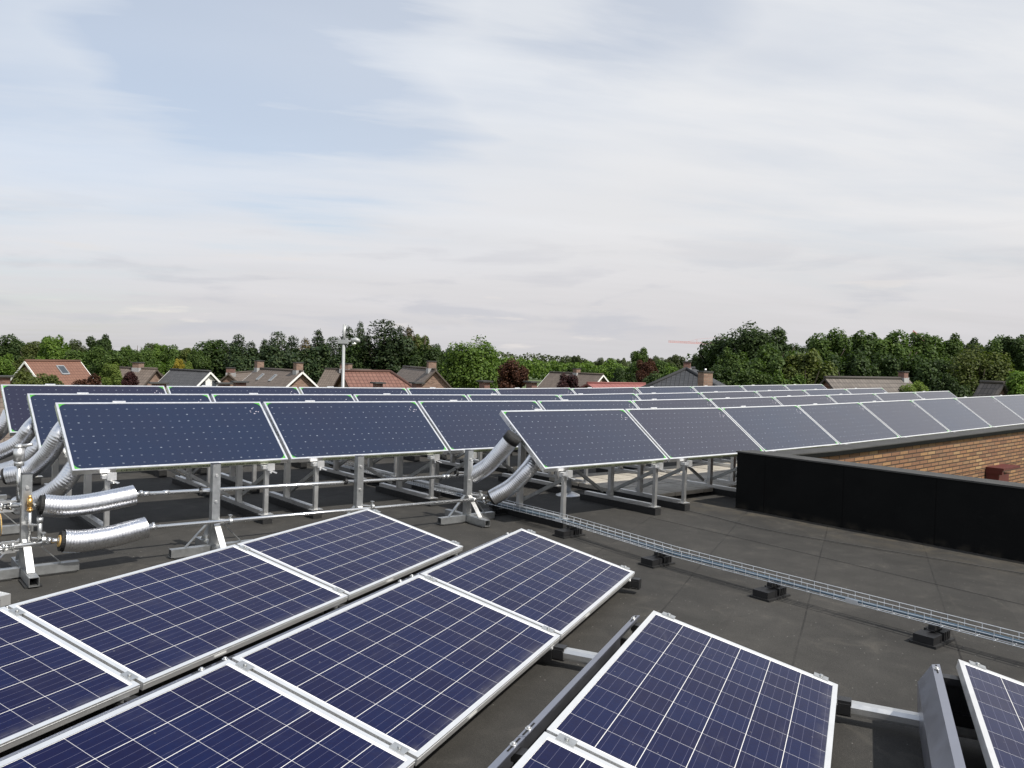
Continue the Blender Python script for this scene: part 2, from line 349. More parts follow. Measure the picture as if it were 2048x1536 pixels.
def roof_mat():
    m, t, b = principled('bitumen_roofing')
    uv = t.new('ShaderNodeUVMap').outputs[0]; x, y, _ = t.sep(uv)    # x along panel rows, y across
    wob = t.m('MULTIPLY', t.m('SUBTRACT', t.noise(uv, 1.3, 3), .5), .02)
    W = 0.94
    q = t.m('DIVIDE', t.m('ADD', t.m('ADD', y, 0.34), wob), W)
    sheet = t.m('FLOOR', t.m('ADD', q, 0.5))
    d = t.m('MULTIPLY', t.m('ABSOLUTE', t.m('SUBTRACT', t.m('FRACT', t.m('ADD', q, 0.5)), 0.5)), W)
    brk = t.mr(t.noise(uv, 2.2, 4, .7), .35, .62, 0.0, 1.0)
    seam = t.m('MULTIPLY', t.mr(d, 0.002, 0.010, 1.0, 0.0), t.m('ADD', .3, t.m('MULTIPLY', brk, .7)))
    wn = t.new('ShaderNodeTexWhiteNoise', noise_dimensions='1D'); t.put(wn.inputs['W'], sheet)
    xs = t.m('FRACT', t.m('ADD', t.m('DIVIDE', x, 5.0), wn.outputs['Value']))
    cross = t.mr(t.m('MULTIPLY', t.m('ABSOLUTE', t.m('SUBTRACT', xs, 0.5)), 5.0), 0.003, 0.012, 1.0, 0.0)
    gran = t.noise(uv, 190, 3, .7); gr2 = t.noise(uv, 75, 3, .6); big = t.noise(uv, .55, 5, .6); mid = t.noise(uv, 3.3, 6, .68, .5)
    k = t.m('ADD', t.m('ADD', t.m('MULTIPLY', gran, .85), t.m('MULTIPLY', gr2, .35)), t.m('ADD', t.m('MULTIPLY', big, .45), t.m('MULTIPLY', mid, .55)))
    col = t.ramp(t.m('MULTIPLY', k, .475), [(0.30, (0.0135, 0.0127, 0.0112)), (0.5, (0.0355, 0.0335, 0.0300)), (0.72, (0.080, 0.075, 0.0670))])
    sv_ = t.m('ADD', .93, t.m('MULTIPLY', wn.outputs['Value'], .14)); col = t.mix(1.0, col, t.comb(sv_, sv_, sv_), 'MULTIPLY')
    dust = t.mr(mid, .56, .78, 0, .30); col = t.mix(dust, col, (0.105, 0.092, 0.075))
    pud = t.noise(uv, .9, 4, .55, .3); ring = t.m('MULTIPLY', t.mr(t.m('ABSOLUTE', t.m('SUBTRACT', pud, .54)), .0, .018, 1, 0), t.mr(t.noise(uv, 2.0, 3), .45, .62))
    col = t.mix(t.m('MULTIPLY', ring, .14), col, (0.12, 0.108, 0.09)); col = t.mix(t.m('MULTIPLY', t.mr(pud, .54, .60), .16), col, (0.022, 0.021, 0.020))
    scf = t.mr(t.noise(t.vm('MULTIPLY', uv, (1.0, 5.0, 1.0)), 3.1, 5, .7, .8), .66, .76); col = t.mix(t.m('MULTIPLY', scf, .14), col, (0.15, 0.14, 0.12))
    # pale specks and grit
    vo = t.new('ShaderNodeTexVoronoi'); t.put(vo.inputs['Vector'], uv); vo.inputs['Scale'].default_value = 26
    sp = t.m('MULTIPLY', t.m('LESS_THAN', vo.outputs['Distance'], .10), t.m('GREATER_THAN', t.sep(vo.outputs['Color'])[0], .78)); col = t.mix(t.m('MULTIPLY', sp, .55), col, (0.30, 0.29, 0.27))
    col = t.mix(t.m('MULTIPLY', t.m('MAXIMUM', seam, t.m('MULTIPLY', cross, .5)), .62), col, (0.009, 0.0085, 0.008))
    s_ = t.m('ADD', t.m('MULTIPLY', x, math.cos(AZC - AZP)), t.m('MULTIPLY', y, math.sin(AZC - AZP)))
    dirt = t.m('MULTIPLY', t.m('MULTIPLY', t.mr(s_, 7.9, 8.75), t.m('LESS_THAN', s_, 8.9)), t.mr(t.noise(uv, 2.6, 6, .7, .6), .42, .66))
    col = t.mix(t.m('MULTIPLY', dirt, .6), col, (0.105, 0.088, 0.062))
    t.put(b.inputs['Base Color'], col); b.inputs['Roughness'].default_value = .86; b.inputs['Specular IOR Level'].default_value = .3
    bn = t.new('ShaderNodeBump'); bn.inputs['Strength'].default_value = .45; bn.inputs['Distance'].default_value = .004
    h = t.m('SUBTRACT', t.m('ADD', gran, t.m('MULTIPLY', gr2, .6)), t.m('MULTIPLY', seam, .9)); t.put(bn.inputs['Height'], h); t.put(b.inputs['Normal'], bn.outputs[0])
    return m
M['roof'] = roof_mat()

def upstand_mat():
    m, t, b = principled('black_bitumen_sheet'); uv = t.new('ShaderNodeUVMap').outputs[0]; x, y, _ = t.sep(uv)
    n = t.noise(uv, 2.5, 5, .6); g = t.noise(uv, 150, 3)
    col = t.ramp(t.m('ADD', t.m('MULTIPLY', n, .5), t.m('MULTIPLY', g, .5)), [(.3, (.0030, .0033, .0035)), (.7, (.0085, .0088, .0087))])
    f = t.m('FRACT', t.m('DIVIDE', x, 1.0)); e = t.mr(t.m('ABSOLUTE', t.m('SUBTRACT', f, .5)), .0, .012, .7, 0)
    sc_ = t.mr(t.noise(t.vm('MULTIPLY', uv, (1.0, 2.5, 1.0)), 3.5, 6, .7, .5), .60, .78); col = t.mix(t.m('MULTIPLY', sc_, .12), col, (.06, .056, .05))
    ds_ = t.m('MULTIPLY', t.mr(y, .0, .10, 1, 0), t.mr(t.noise(uv, 7, 5), .4, .65)); col = t.mix(t.m('MULTIPLY', ds_, .35), col, (.07, .06, .045))
    col = t.mix(e, col, (.001, .001, .001)); t.put(b.inputs['Base Color'], col); b.inputs['Roughness'].default_value = .8; b.inputs['Specular IOR Level'].default_value = .12
    bn = t.new('ShaderNodeBump'); bn.inputs['Strength'].default_value = .4; bn.inputs['Distance'].default_value = .006
    t.put(bn.inputs['Height'], t.m('ADD', t.m('MULTIPLY', n, 2), t.m('SUBTRACT', g, e))); t.put(b.inputs['Normal'], bn.outputs[0]); return m
M['upstand'] = upstand_mat()
M['coping_top'] = simple('weathered_coping', (0.046, 0.045, 0.042), .75, 0, .35, 3, .4, 120)

def brick_mat(name, stops, mortar, bw=.22, bh=.065, ms=.009):
    m, t, b = principled(name); uv = t.new('ShaderNodeUVMap').outputs[0]
    br = t.new('ShaderNodeTexBrick'); t.put(br.inputs['Vector'], uv); br.inputs['Scale'].default_value = 1
    br.inputs['Color1'].default_value = (0, 0, 0, 1); br.inputs['Color2'].default_value = (1, 1, 1, 1); br.inputs['Mortar'].default_value = (.5, .5, .5, 1)
    br.inputs['Mortar Size'].default_value = ms; br.inputs['Mortar Smooth'].default_value = .2; br.inputs['Brick Width'].default_value = bw; br.inputs['Row Height'].default_value = bh
    c = t.ramp(br.outputs['Color'], stops); n = t.noise(uv, 30, 4, .6); k = t.mr(n, .2, .8, .75, 1.25, False)
    c = t.mix(1.0, c, t.comb(k, k, k), 'MULTIPLY'); c = t.mix(br.outputs['Fac'], c, mortar); t.put(b.inputs['Base Color'], c); b.inputs['Roughness'].default_value = .9
    bn = t.new('ShaderNodeBump'); bn.inputs['Strength'].default_value = .6; bn.inputs['Distance'].default_value = .008
    t.put(bn.inputs['Height'], t.m('SUBTRACT', t.m('MULTIPLY', n, .3), br.outputs['Fac'])); t.put(b.inputs['Normal'], bn.outputs[0]); return m
M['brick'] = brick_mat('multi_brick', [(0, (.16, .080, .045)), (.2, (.20, .102, .056)), (.4, (.245, .13, .068)), (.55, (.235, .118, .060)), (.7, (.30, .17, .078)), (.86, (.185, .105, .062)), (1, (.37, .235, .115))], (.050, .030, .020), .29, .066, .011)
M['brick_brown'] = brick_mat('brown_brick', [(0, (.16, .09, .065)), (.5, (.24, .14, .10)), (1, (.30, .19, .14))], (.20, .17, .14), .24, .08, .012)
M['brick_red'] = brick_mat('red_brick', [(0, (.13, .055, .045)), (.5, (.19, .085, .065)), (1, (.24, .12, .09))], (.17, .14, .12), .24, .08, .012)

def tile_mat(name, c0, c1, rows=.32, cols=.25, contrast=.5):
    m, t, b = principled(name); uv = t.new('ShaderNodeUVMap').outputs[0]; x, y, _ = t.sep(uv)
    fy = t.m('FRACT', t.m('DIVIDE', y, rows)); fx = t.m('FRACT', t.m('DIVIDE', x, cols))
    wn = t.new('ShaderNodeTexWhiteNoise', noise_dimensions='2D'); t.put(wn.inputs[0], t.comb(t.m('FLOOR', t.m('DIVIDE', x, cols)), t.m('FLOOR', t.m('DIVIDE', y, rows))))
    v = t.m('ADD', t.m('MULTIPLY', wn.outputs['Value'], .45), t.m('MULTIPLY', t.noise(uv, .8, 5, .6), .55))
    c = t.mix(v, c0, c1)
    ln = t.m('MAXIMUM', t.mr(fy, 0, .22, 1, 0), t.m('MULTIPLY', t.mr(t.m('ABSOLUTE', t.m('SUBTRACT', fx, .5)), .36, .5, 0, 1), .8))
    c = t.mix(t.m('MULTIPLY', ln, contrast), c, tuple(q * .25 for q in c0)); t.put(b.inputs['Base Color'], c); b.inputs['Roughness'].default_value = .75
    bn = t.new('ShaderNodeBump'); bn.inputs['Strength'].default_value = .7; bn.inputs['Distance'].default_value = .04
    t.put(bn.inputs['Height'], t.m('SUBTRACT', 1.0, ln)); t.put(b.inputs['Normal'], bn.outputs[0]); return m
M['tile_orange'] = tile_mat('orange_tiles', (.155, .074, .050), (.205, .104, .070), .30, .25, .4)
M['tile_brown'] = tile_mat('brown_tiles', (.105, .082, .066), (.17, .135, .11))
M['tile_grey'] = tile_mat('dark_grey_tiles', (.050, .050, .054), (.085, .085, .088))
M['tile_red'] = tile_mat('red_brown_tiles', (.145, .066, .05), (.205, .105, .078), .34, .28, .7)
M['tile_black'] = tile_mat('black_tiles', (.026, .028, .032), (.05, .052, .058), .34, .26, .7)
M['tile_mixed'] = tile_mat('weathered_tiles', (.085, .074, .066), (.18, .155, .135), .34, .28, .75)
M['roof_pink'] = tile_mat('red_metal_roof', (.24, .085, .075), (.28, .105, .092), 5, .4, .3)

def leaf_mat(name, c_dark, c_mid, c_light, transl=.3):
    m, t, b = principled(name); g = t.new('ShaderNodeNewGeometry').outputs['Random Per Island']; oi = t.new('ShaderNodeObjectInfo').outputs['Random']
    c = t.ramp(g, [(0, c_dark), (.5, c_mid), (1, c_light)])
    k = t.mr(oi, 0, 1, .82, 1.2, False); c = t.mix(1.0, c, t.comb(k, k, t.m('MULTIPLY', k, .95)), 'MULTIPLY')
    t.put(b.inputs['Base Color'], c); b.inputs['Roughness'].default_value = .6; b.inputs['Specular IOR Level'].default_value = .25
    tr = t.new('ShaderNodeBsdfTranslucent'); t.put(tr.inputs[0], t.mix(1.0, c, (1.3, 1.5, .6), 'MULTIPLY'))
    mx = t.new('ShaderNodeMixShader'); mx.inputs[0].default_value = transl
    t.l.new(b.outputs[0], mx.inputs[1]); t.l.new(tr.outputs[0], mx.inputs[2]); t.l.new(mx.outputs[0], t.n['Material Output'].inputs[0]); return m
LEAF = {
 'mid': leaf_mat('leaf_mid', (.036, .066, .015), (.058, .096, .021), (.098, .148, .034)),
 'dark': leaf_mat('leaf_dark', (.020, .038, .011), (.034, .058, .016), (.058, .090, .024)),
 'bright': leaf_mat('leaf_bright', (0.059, 0.105, 0.017), (0.091, 0.154, 0.025), (0.146, 0.220, 0.038)),
 'light': leaf_mat('leaf_light', (0.085, 0.132, 0.027), (0.134, 0.187, 0.038), (0.195, 0.242, 0.057)),
 'olive': leaf_mat('leaf_olive', (.058, .080, .022), (.088, .112, .028), (.130, .150, .038)),
 'yellow': leaf_mat('leaf_yellow', (0.207, 0.165, 0.024), (0.293, 0.231, 0.028), (0.390, 0.308, 0.048)),
 'conifer': leaf_mat('leaf_conifer', (.014, .029, .011), (.025, .044, .015), (.046, .066, .022), .12),
 'conifer_warm': leaf_mat('leaf_conifer_warm', (0.049, 0.042, 0.015), (0.073, 0.057, 0.021), (0.104, 0.077, 0.028), .12),
 'willow': leaf_mat('leaf_willow', (0.091, 0.105, 0.057), (0.134, 0.143, 0.081), (0.183, 0.187, 0.114)),
 'far': leaf_mat('leaf_far', (0.049, 0.068, 0.028), (0.071, 0.090, 0.038), (0.098, 0.116, 0.049)),
 'copper': leaf_mat('leaf_copper', (0.037, 0.015, 0.009), (0.061, 0.024, 0.015), (0.098, 0.042, 0.023)),
 'plum': leaf_mat('leaf_plum', (0.024, 0.010, 0.011), (0.041, 0.015, 0.017), (0.067, 0.026, 0.025)),
}
# ------------------------------------------------------------------ the roof we stand on and its building
def sbox(mb, s0, s1, u0, u1, h0, h1, faces='tblrfk'):
    c = {(i, j, k): P3((s0, s1)[i], (u0, u1)[j], (h0, h1)[k]) for i in (0, 1) for j in (0, 1) for k in (0, 1)}
    mb.poly([c[0, 1, 1], c[1, 1, 1], c[1, 0, 1], c[0, 0, 1]], [(u1, s0), (u1, s1), (u0, s1), (u0, s0)])
    mb.poly([c[0, 0, 0], c[1, 0, 0], c[1, 1, 0], c[0, 1, 0]], [(u0, s0), (u0, s1), (u1, s1), (u1, s0)])
    mb.poly([c[0, 1, 0], c[1, 1, 0], c[1, 1, 1], c[0, 1, 1]], [(s0, h0), (s1, h0), (s1, h1), (s0, h1)])
    mb.poly([c[1, 0, 0], c[0, 0, 0], c[0, 0, 1], c[1, 0, 1]], [(s1, h0), (s0, h0), (s0, h1), (s1, h1)])
    mb.poly([c[0, 0, 0], c[0, 1, 0], c[0, 1, 1], c[0, 0, 1]], [(u0, h0), (u1, h0), (u1, h1), (u0, h1)])
    mb.poly([c[1, 1, 0], c[1, 0, 0], c[1, 0, 1], c[1, 1, 1]], [(u1, h0), (u0, h0), (u0, h1), (u1, h1)])
UPS, UPE, CPU0, CPU1 = 8.756, 9.11, -5.93, -5.66
mb = MB()
for s0, s1, u0, u1 in ((-7, UPS, -15.5, CPU0), (-7, UPS, CPU0, 8), (UPS, S0, -15.5, CPU0), (S0, 33, -15.5, CPU0)):
    pts = []
    for s, u in ((s0, u0), (s0, u1), (s1, u1), (s1, u0)):
        pts.append(P3(s, u, 0))
    mb.poly(pts, [(p.x * ap.x + p.y * ap.y, p.x * up.x + p.y * up.y) for p in pts])
tag(mb.build('flat_roof', M['roof']), 'dark grey bitumen flat roof under the panels', 'roof', kind='structure')

ground = MB()
ground.poly([(-2500, -400, 0), (2500, -400, 0), (2500, 3000, 0), (-2500, 3000, 0)])
def grass_mat():
    m, t, b = principled('grass_ground'); co = t.new('ShaderNodeTexCoord').outputs['Object']
    c = t.ramp(t.m('ADD', t.m('MULTIPLY', t.noise(co, .02, 5), .6), t.m('MULTIPLY', t.noise(co, .8, 5), .4)), [(.3, (.055, .085, .025)), (.7, (.10, .14, .045))])
    t.put(b.inputs['Base Color'], c); b.inputs['Roughness'].default_value = .9; return m
tag(ground.build('ground', grass_mat()), 'grassy ground around the houses', 'ground', kind='structure')

bld = empty('school_building', P3(8.9, -5.8, 0)); tag(bld, 'brick building with a black parapet corner and brick courtyard wall at right', 'building')
bl0 = bld.location.copy()
def part_world(mb, name, mat, parent, label=None):
    """mesh given in world coordinates, hung under its thing"""
    o = parent.location
    mb.v = [(x - o.x, y - o.y, z - o.z) for x, y, z in mb.v]
    return mb.build(name, mat, parent, label)
outl = [(-7, -15.5), (33, -15.5), (33, CPU1 - .01), (UPE - .01, CPU1 - .01), (UPE - .01, 8), (-7, 8)]
mb = MB(); dist = 0
for i in range(6):
    a, b = outl[i], outl[(i + 1) % 6]; pa, pb = P3(*a, -.03), P3(*b, -.03); L = (pb - pa).length
    mb.poly([(pb.x, pb.y, 0), (pa.x, pa.y, 0), pa, pb], [(dist + L, -pb.z), (dist, -pa.z), (dist, 0), (dist + L, 0)]); dist += L
part_world(mb, 'outer_wall', M['brick'], bld)
mb = MB()
for s0, s1 in ((UPE, S0), (S0, 33)):
    sbox(mb, s0, s1, CPU0 + .02, CPU1, -.02, .603)
part_world(mb, 'courtyard_wall', M['brick'], bld, 'orange and yellow brick courtyard wall')
mb = MB()
for s0, s1 in ((UPS + .12, S0), (S0, 33)):
    sbox(mb, s0, s1, CPU0 - .015, CPU1 + .045, .605, .668)
part_world(mb, 'wall_coping', M['coping_top'], bld)
mb = MB(); sbox(mb, UPE - .2, S0, CPU1 + .046, CPU1 + .050, .600, .655); sbox(mb, S0, 33, CPU1 + .046, CPU1 + .050, .600, .655)
part_world(mb, 'coping_fascia', M['upstand'], bld)
mb = MB(); sbox(mb, UPS, UPE, CPU0 + .03, 8, .0, .700)
part_world(mb, 'parapet', M['upstand'], bld, 'black bitumen covered parapet')
mb = MB(); sbox(mb, UPS - .012, UPS + .15, CPU0 + .02, 8, .701, .718); sbox(mb, UPS + .165, UPE + .02, CPU0 + .02, 8, .701, .712)
part_world(mb, 'parapet_coping', M['coping_top'], bld)

# dark red outlet box on the courtyard wall
rb = empty('rainwater_box', P3(16.7, CPU1, 0), (0, 0, RZC)); tag(rb, 'small dark red metal box on the courtyard brick wall', 'outlet box')
mb = MB(); mb.box((-.42, -.30, -.02), (.42, -.002, .02)); mb.box((-.42, -.28, -.10), (-.36, -.002, -.021)); mb.box((-.36, -.045, -.10), (.40, -.002, -.021)); mb.build('hood', M['red_box'], rb)
mb = MB(); mb.box((-.40, -.22, -.42), (.10, -.002, -.101)); mb.build('box_body', M['red_box'], rb)

# ------------------------------------------------------------------ flat-plate solar collectors
CT = R(36.578); CW, CPITCH, CH, CTH = 2.004, 2.0413, .928, .052
CHL = 1.1972 - CH * math.sin(CT)
cE2 = Vector((0, math.cos(CT), math.sin(CT))); cN = Vector((0, -math.sin(CT), math.cos(CT)))
def cM(ox=0.0186):
    o = Vector((ox, 0, CHL)); return Matrix(((1, 0, 0, o.x), (0, cE2.y, cN.y, o.y), (0, cE2.z, cN.z, o.z), (0, 0, 0, 1)))
def text_mesh(name, body, size, mat, parent, M4, width=None):
    cu = bpy.data.curves.new(name + '_curve', 'FONT'); cu.body = body; cu.size = size; cu.resolution_u = 2
    to = bpy.data.objects.new(name + '_tmp', cu); COL.objects.link(to)
    dg = bpy.context.evaluated_depsgraph_get(); me = bpy.data.meshes.new_from_object(to.evaluated_get(dg)); bpy.data.objects.remove(to)
    me.name = name
    if width:
        xs = [v.co.x for v in me.vertices]; k = width / (max(xs) - min(xs)); x0 = min(xs)
        for v in me.vertices: v.co.x = (v.co.x - x0) * k
    me.transform(M4); me.materials.clear(); me.materials.append(mat)
    o = bpy.data.objects.new(name, me); COL.objects.link(o); o.parent = parent; return o
def make_collector():
    root = empty('solar_collector'); Mx = cM(); FW = .020
    mb = MB()
    mb.box((0, 0, -CTH), (CW, FW, 0), Mx); mb.box((0, CH - FW, -CTH), (CW, CH, 0), Mx)
    mb.box((0, FW, -CTH), (FW, CH - FW, 0), Mx); mb.box((CW - FW, FW, -CTH), (CW, CH - FW, 0), Mx)
    mb.build('frame', M['alu_white'], root)
    mb = MB(); w, h = CW - 2 * FW, CH - 2 * FW
    q = [Mx @ Vector(p) for p in ((FW, FW, -.006), (CW - FW, FW, -.006), (CW - FW, CH - FW, -.006), (FW, CH - FW, -.006))]
    mb.poly(q, [(0, 0), (w, 0), (w, h), (0, h)])
    q2 = [Mx @ Vector(p) for p in ((FW, FW, -.04), (FW, CH - FW, -.04), (CW - FW, CH - FW, -.04), (CW - FW, FW, -.04))]
    mb.poly(q2, [(-1, -1)] * 4); mb.build('absorber_glass', M['absorber'], root)
    # green corner pieces with a rounded inner edge
    for sx, sy in ((0, 0), (1, 0), (1, 1), (0, 1)):
        mb = MB(); a = .075; pts = []
        X = lambda t: (FW + t) if sx == 0 else (CW - FW - t)
        Y = lambda t: (FW + t) if sy == 0 else (CH - FW - t)
        arc = [(a - a * math.sin(t), a - a * math.cos(t)) for t in [math.pi / 2 * i / 8 for i in range(9)]]
        poly = [(0, 0)] + arc if (sx + sy) % 2 == 1 else [(0, 0)] + arc[::-1]
        mb.poly([Mx @ Vector((X(p), Y(r), -.0035)) for p, r in poly])
        mb.build('corner_piece', M['green'], root)
    # warning strip along the lower edge and on the left side
    fb = Matrix(((1, 0, 0, 0), (0, 0, -1, 0), (0, 1, 0, 0), (0, 0, 0, 1)))      # local x, n, -e2
    mb = MB(); mb.box((.36, -.0015, -.046), (1.93, -.0002, -.010), Mx); st = mb.build('warning_strip', M['label_green'], root)
    for wt, x0, ww in (('DEVICE UNDER VACUUM.', .40, .63), ('WEAR EYE AND EAR PROTECTION', 1.08, .80)):
        text_mesh('warning_text', wt, .034, M['ink'], st, Mx @ Matrix.Translation((x0, -.0022, -.0405)) @ Matrix(((1, 0, 0, 0), (0, 0, -1, 0), (0, 1, 0, 0), (0, 0, 0, 1))), ww)
    text_mesh('side_text', 'TVP SOLAR', .040, M['ink2'], root, Mx @ Matrix.Translation((-.0012, .72, -.042)) @ Matrix(((0, 0, -1, 0), (-1, 0, 0, 0), (0, 1, 0, 0), (0, 0, 0, 1))), .34)
    mb = MB(); mb.box((.50, CH + .0005, -.03), (.62, CH + .014, .006), Mx); mb.build('top_clip', M['alu_white'], root)
    # two triangular supports
    yr = .70; zr = CHL + yr * math.tan(CT) - .075
    for x in (.30, 1.79):
        mb = MB(); mb.box((x - .05, -.035, CHL - .085), (x + .03, .03, CHL - .052)); mb.box((x - .012, -.062, CHL - .098), (x + .062, -.030, CHL - .030))
        mb.bar((x + .02, -.05, CHL - .10), (x + .075, -.085, CHL - .125), .05, .006); mb.build('clamp', M['alu_white'], root)
        mb = MB(); mb.box((x - .021, -.020, .098), (x + .021, .020, CHL - .086)); mb.build('front_leg', M['alu'], root)
        mb = MB(); mb.box((x - .06, -.045, .0905), (x + .07, .04, .0975)); mb.build('foot_plate', M['alu'], root)
        mb = MB(); mb.box((x - .03, .045, .082), (x + .03, 1.12, .125)); mb.build('base_beam', M['alu'], root)
        mb = MB(); mb.box((x - .05, -.06, 0), (x + .05, 1.18, .080)); mb.build('rubber_bearer', M['black_rubber'], root)
        mb = MB(); mb.box((x - .030, yr - .025, .126), (x + .030, yr + .025, zr)); mb.build('rear_leg', M['alu'], root)
        mb = MB(); mb.bar((x + .046, .02, CHL - .12), (x + .046, yr + .10, .14), .028, .04, (0, .5, 1)); mb.build('brace', M['galv'], root)
    mb = MB(); mb.bar((.36, yr + .045, zr - .1), (1.70, yr + .045, .18), .03, .035); mb.build('cross_brace', M['galv'], root)
    mb = MB(); mb.bar((.05, .12, CHL - .06 + .12 * math.tan(CT)), (1.95, .12, CHL - .06 + .12 * math.tan(CT)), .035, .035); mb.bar((.05, .62, CHL - .065 + .62 * math.tan(CT)), (1.95, .62, CHL - .065 + .62 * math.tan(CT)), .035, .035); mb.build('support_rail', M['alu'], root)
    return root
ORD = ['first', 'second', 'third', 'fourth', 'fifth', 'sixth', 'seventh', 'eighth', 'ninth', 'tenth']
CROWS = (('G', 5.647, -6.867, 9, -.002, 'front row beside the black parapet', 'solar collectors of the front row'),
         ('F', 1.625, -8.596, 10, -.004, 'second row, behind the pipe stands', 'solar collectors of the second row'),
         ('E', 1.686, -10.350, 10, -.015, 'third row', 'solar collectors of the third row'),
         ('D', 1.682, -12.104, 10, .004, 'rearmost row before the houses', 'solar collectors of the rearmost row'))
proto = make_collector(); first = True
for nm, s0, ut, n, cz, where, grp in CROWS:
    for k in range(n):
        if first: o = proto; first = False
        else: o = copy_tree(proto)
        x, y = su(s0 + k * CPITCH, ut + CH * math.cos(CT))
        loc, rot = on_roof(*[c for c in su(s0 + (k + .5) * CPITCH, ut + .745)], RZC)
        # place by the lower left corner
        sl_ = -rot[1]
        o.location = (x, y, roof(x, y) + cz); o.rotation_euler = (0, rot[1], RZC)
        desc = 'dark pin dotted collector' if k < 3 else 'grey blue collector'
        tag(o, '%s, %s from the left in the %s' % (desc, ORD[k], where), 'solar collector', grp)

# ------------------------------------------------------------------ photovoltaic panels
PT = R(13.659); PL, PW, PPITCH, PTH = 1.650, .992, 1.67, .040; PHL = .1486
def pM():
    c, s = math.cos(PT), math.sin(PT); return Matrix(((1, 0, 0, 0), (0, c, -s, 0), (0, s, c, PHL), (0, 0, 0, 1)))
def make_pv():
    root = empty('photovoltaic_panel'); Mx = pM(); FW = .024
    mb = MB(); t = .0025
    # frame: lip on top, wall below, with a shallow groove line on the wall
    for a, b in (((0, 0), (PL, FW)), ((0, PW - FW), (PL, PW)), ((0, FW), (FW, PW - FW)), ((PL - FW, FW), (PL, PW - FW))):
        mb.box((a[0], a[1], -.0045), (b[0], b[1], 0), Mx)
    for a, b in (((.0005, .0005), (PL - .0005, .010)), ((.0005, PW - .010), (PL - .0005, PW - .0005)), ((.0005, .010), (.010, PW - .010)), ((PL - .010, .010), (PL - .0005, PW - .010))):
        mb.box((a[0], a[1], -PTH), (b[0], b[1], -.0046), Mx)
    mb.box((-.001, -.001, -.014), (PL + .001, .0004, -.011), Mx); mb.box((PL - .0004, -.001, -.014), (PL + .001, PW, -.011), Mx)
    mb.build('frame', M['alu_white'], root)
    a = .022; w, h = PL - 2 * a, PW - 2 * a; mb = MB()
    mb.poly([Mx @ Vector(p) for p in ((a, a, -.0032), (PL - a, a, -.0032), (PL - a, PW - a, -.0032), (a, PW - a, -.0032))], [(0, 0), (w, 0), (w, h), (0, h)])
    mb.poly([Mx @ Vector(p) for p in ((a, a, -.012), (a, PW - a, -.012), (PL - a, PW - a, -.012), (PL - a, a, -.012))], [(-1, -1)] * 4)
    mb.build('cell_sheet', M['pv'], root)
    for yy in (.085, PW - .085):
        mb = MB(); mb.box((PL - .012, yy - .036, .0006), (PL + .032, yy + .036, .0046), Mx); mb.box((PL + .004, yy - .036, -.03), (PL + .015, yy + .036, .0005), Mx)
        p = Mx @ Vector((PL + .010, yy, .0046)); n = Mx.to_3x3() @ Vector((0, 0, 1)); mb.tube([p, p + n * .009], .009, 6)
        mb.build('panel_clamp', M['galv'], root)
    mb = MB(); mb.box((.46, -.0024, -.030), (.545, -.0012, -.020), Mx); mb.build('sticker', M['sticker'], root)
    return root
PROWS = ((6.1026, -4.0406, 5, 'leftmost panel row', .0079, -.34), (6.1095, -2.5527, 4, 'second panel row', -.0049, .14),
         (4.4254, -1.0402, 3, 'third panel row', .0062, .25), (4.46, .461, 3, 'rightmost panel row', 0, 0))
WH = PW * math.cos(PT); pv0 = make_pv(); firstp = True; PORD = ['farthest panel', 'second panel from far end', 'third panel from far end', 'fourth panel from far end', 'fifth panel from far end']
def make_deflector():
    root = empty('wind_deflector')
    prof = [(WH + .079, .342), (WH + .113, .334), (WH + .173, .236), (WH + .168, .058)]
    mb = MB(); L = PPITCH - .004; th = .0025
    for (y0, z0), (y1, z1) in zip(prof, prof[1:]):
        d = Vector((0, y1 - y0, z1 - z0)).normalized(); n = Vector((0, -d.z, d.y)); n = n if n.y > 0 or n.z > 0.5 else -n
        a0, a1 = Vector((0, y0, z0)), Vector((0, y1, z1)); X = Vector((L, 0, 0)); nn = n * th
        mb.poly([a0, a1, a1 + X, a0 + X]); mb.poly([a0 - nn, a0 + X - nn, a1 + X - nn, a1 - nn])
        mb.poly([a0, a0 - nn, a1 - nn, a1]); mb.poly([a0 + X, a1 + X, a1 + X - nn, a0 + X - nn])
    a = Vector((0, prof[0][0], prof[0][1])); X = Vector((L, 0, 0)); dn = Vector((0, 0, -.018))
    mb.poly([a, a + X, a + X + dn, a + dn])
    mb.build('plate', M['deflector'], root)
    zz = lambda y: .342 - (y - WH - .079) * .235
    for x in (.035, .105, L - .035, L - .105):
        mb = MB(); y = WH + .096; mb.box((x - .022, y - .004, zz(y) + .0004), (x + .022, y + .004, zz(y) + .0018)); mb.build('slot', M['slot'], root)
    for x in (.070, L - .070):
        mb = MB(); y = WH + .097; mb.tube([(x, y, zz(y) + .001), (x, y, zz(y) + .004)], .014, 12); mb.tube([(x, y, zz(y) + .004), (x, y, zz(y) + .011)], .0075, 6); mb.build('bolt', M['alu'], root)
    return root
df0 = None
def make_bracket():
    root = empty('panel_bracket')
    mb = MB(); mb.box((-.045, WH - .09, .105), (.045, WH + .15, .160)); mb.bar((0, WH - .02, .16), (0, WH - .035, .31), .06, .05, (0, 1, 0)); mb.box((-.012, WH - .30, .10), (.012, WH + .160, .225)); mb.box((-.0119, WH - .30, .2251), (.0119, WH + .095, .284)); mb.build('rear_post', M['black_plastic'], root)
    mb = MB(); mb.box((-.028, WH - .06, .285), (.028, WH + .10, .318)); mb.build('arm', M['black_plastic'], root)
    mb = MB(); mb.bar((0, -.066, .080), (0, .0, .080), .060, .076); mb.bar((0, -.064, .080), (0, -.002, .080), .080, .050); mb.box((-.05, .001, .044), (.05, .09, .1)); mb.build('front_clip', M['black_plastic'], root)
    return root
br0 = None; bi = 0
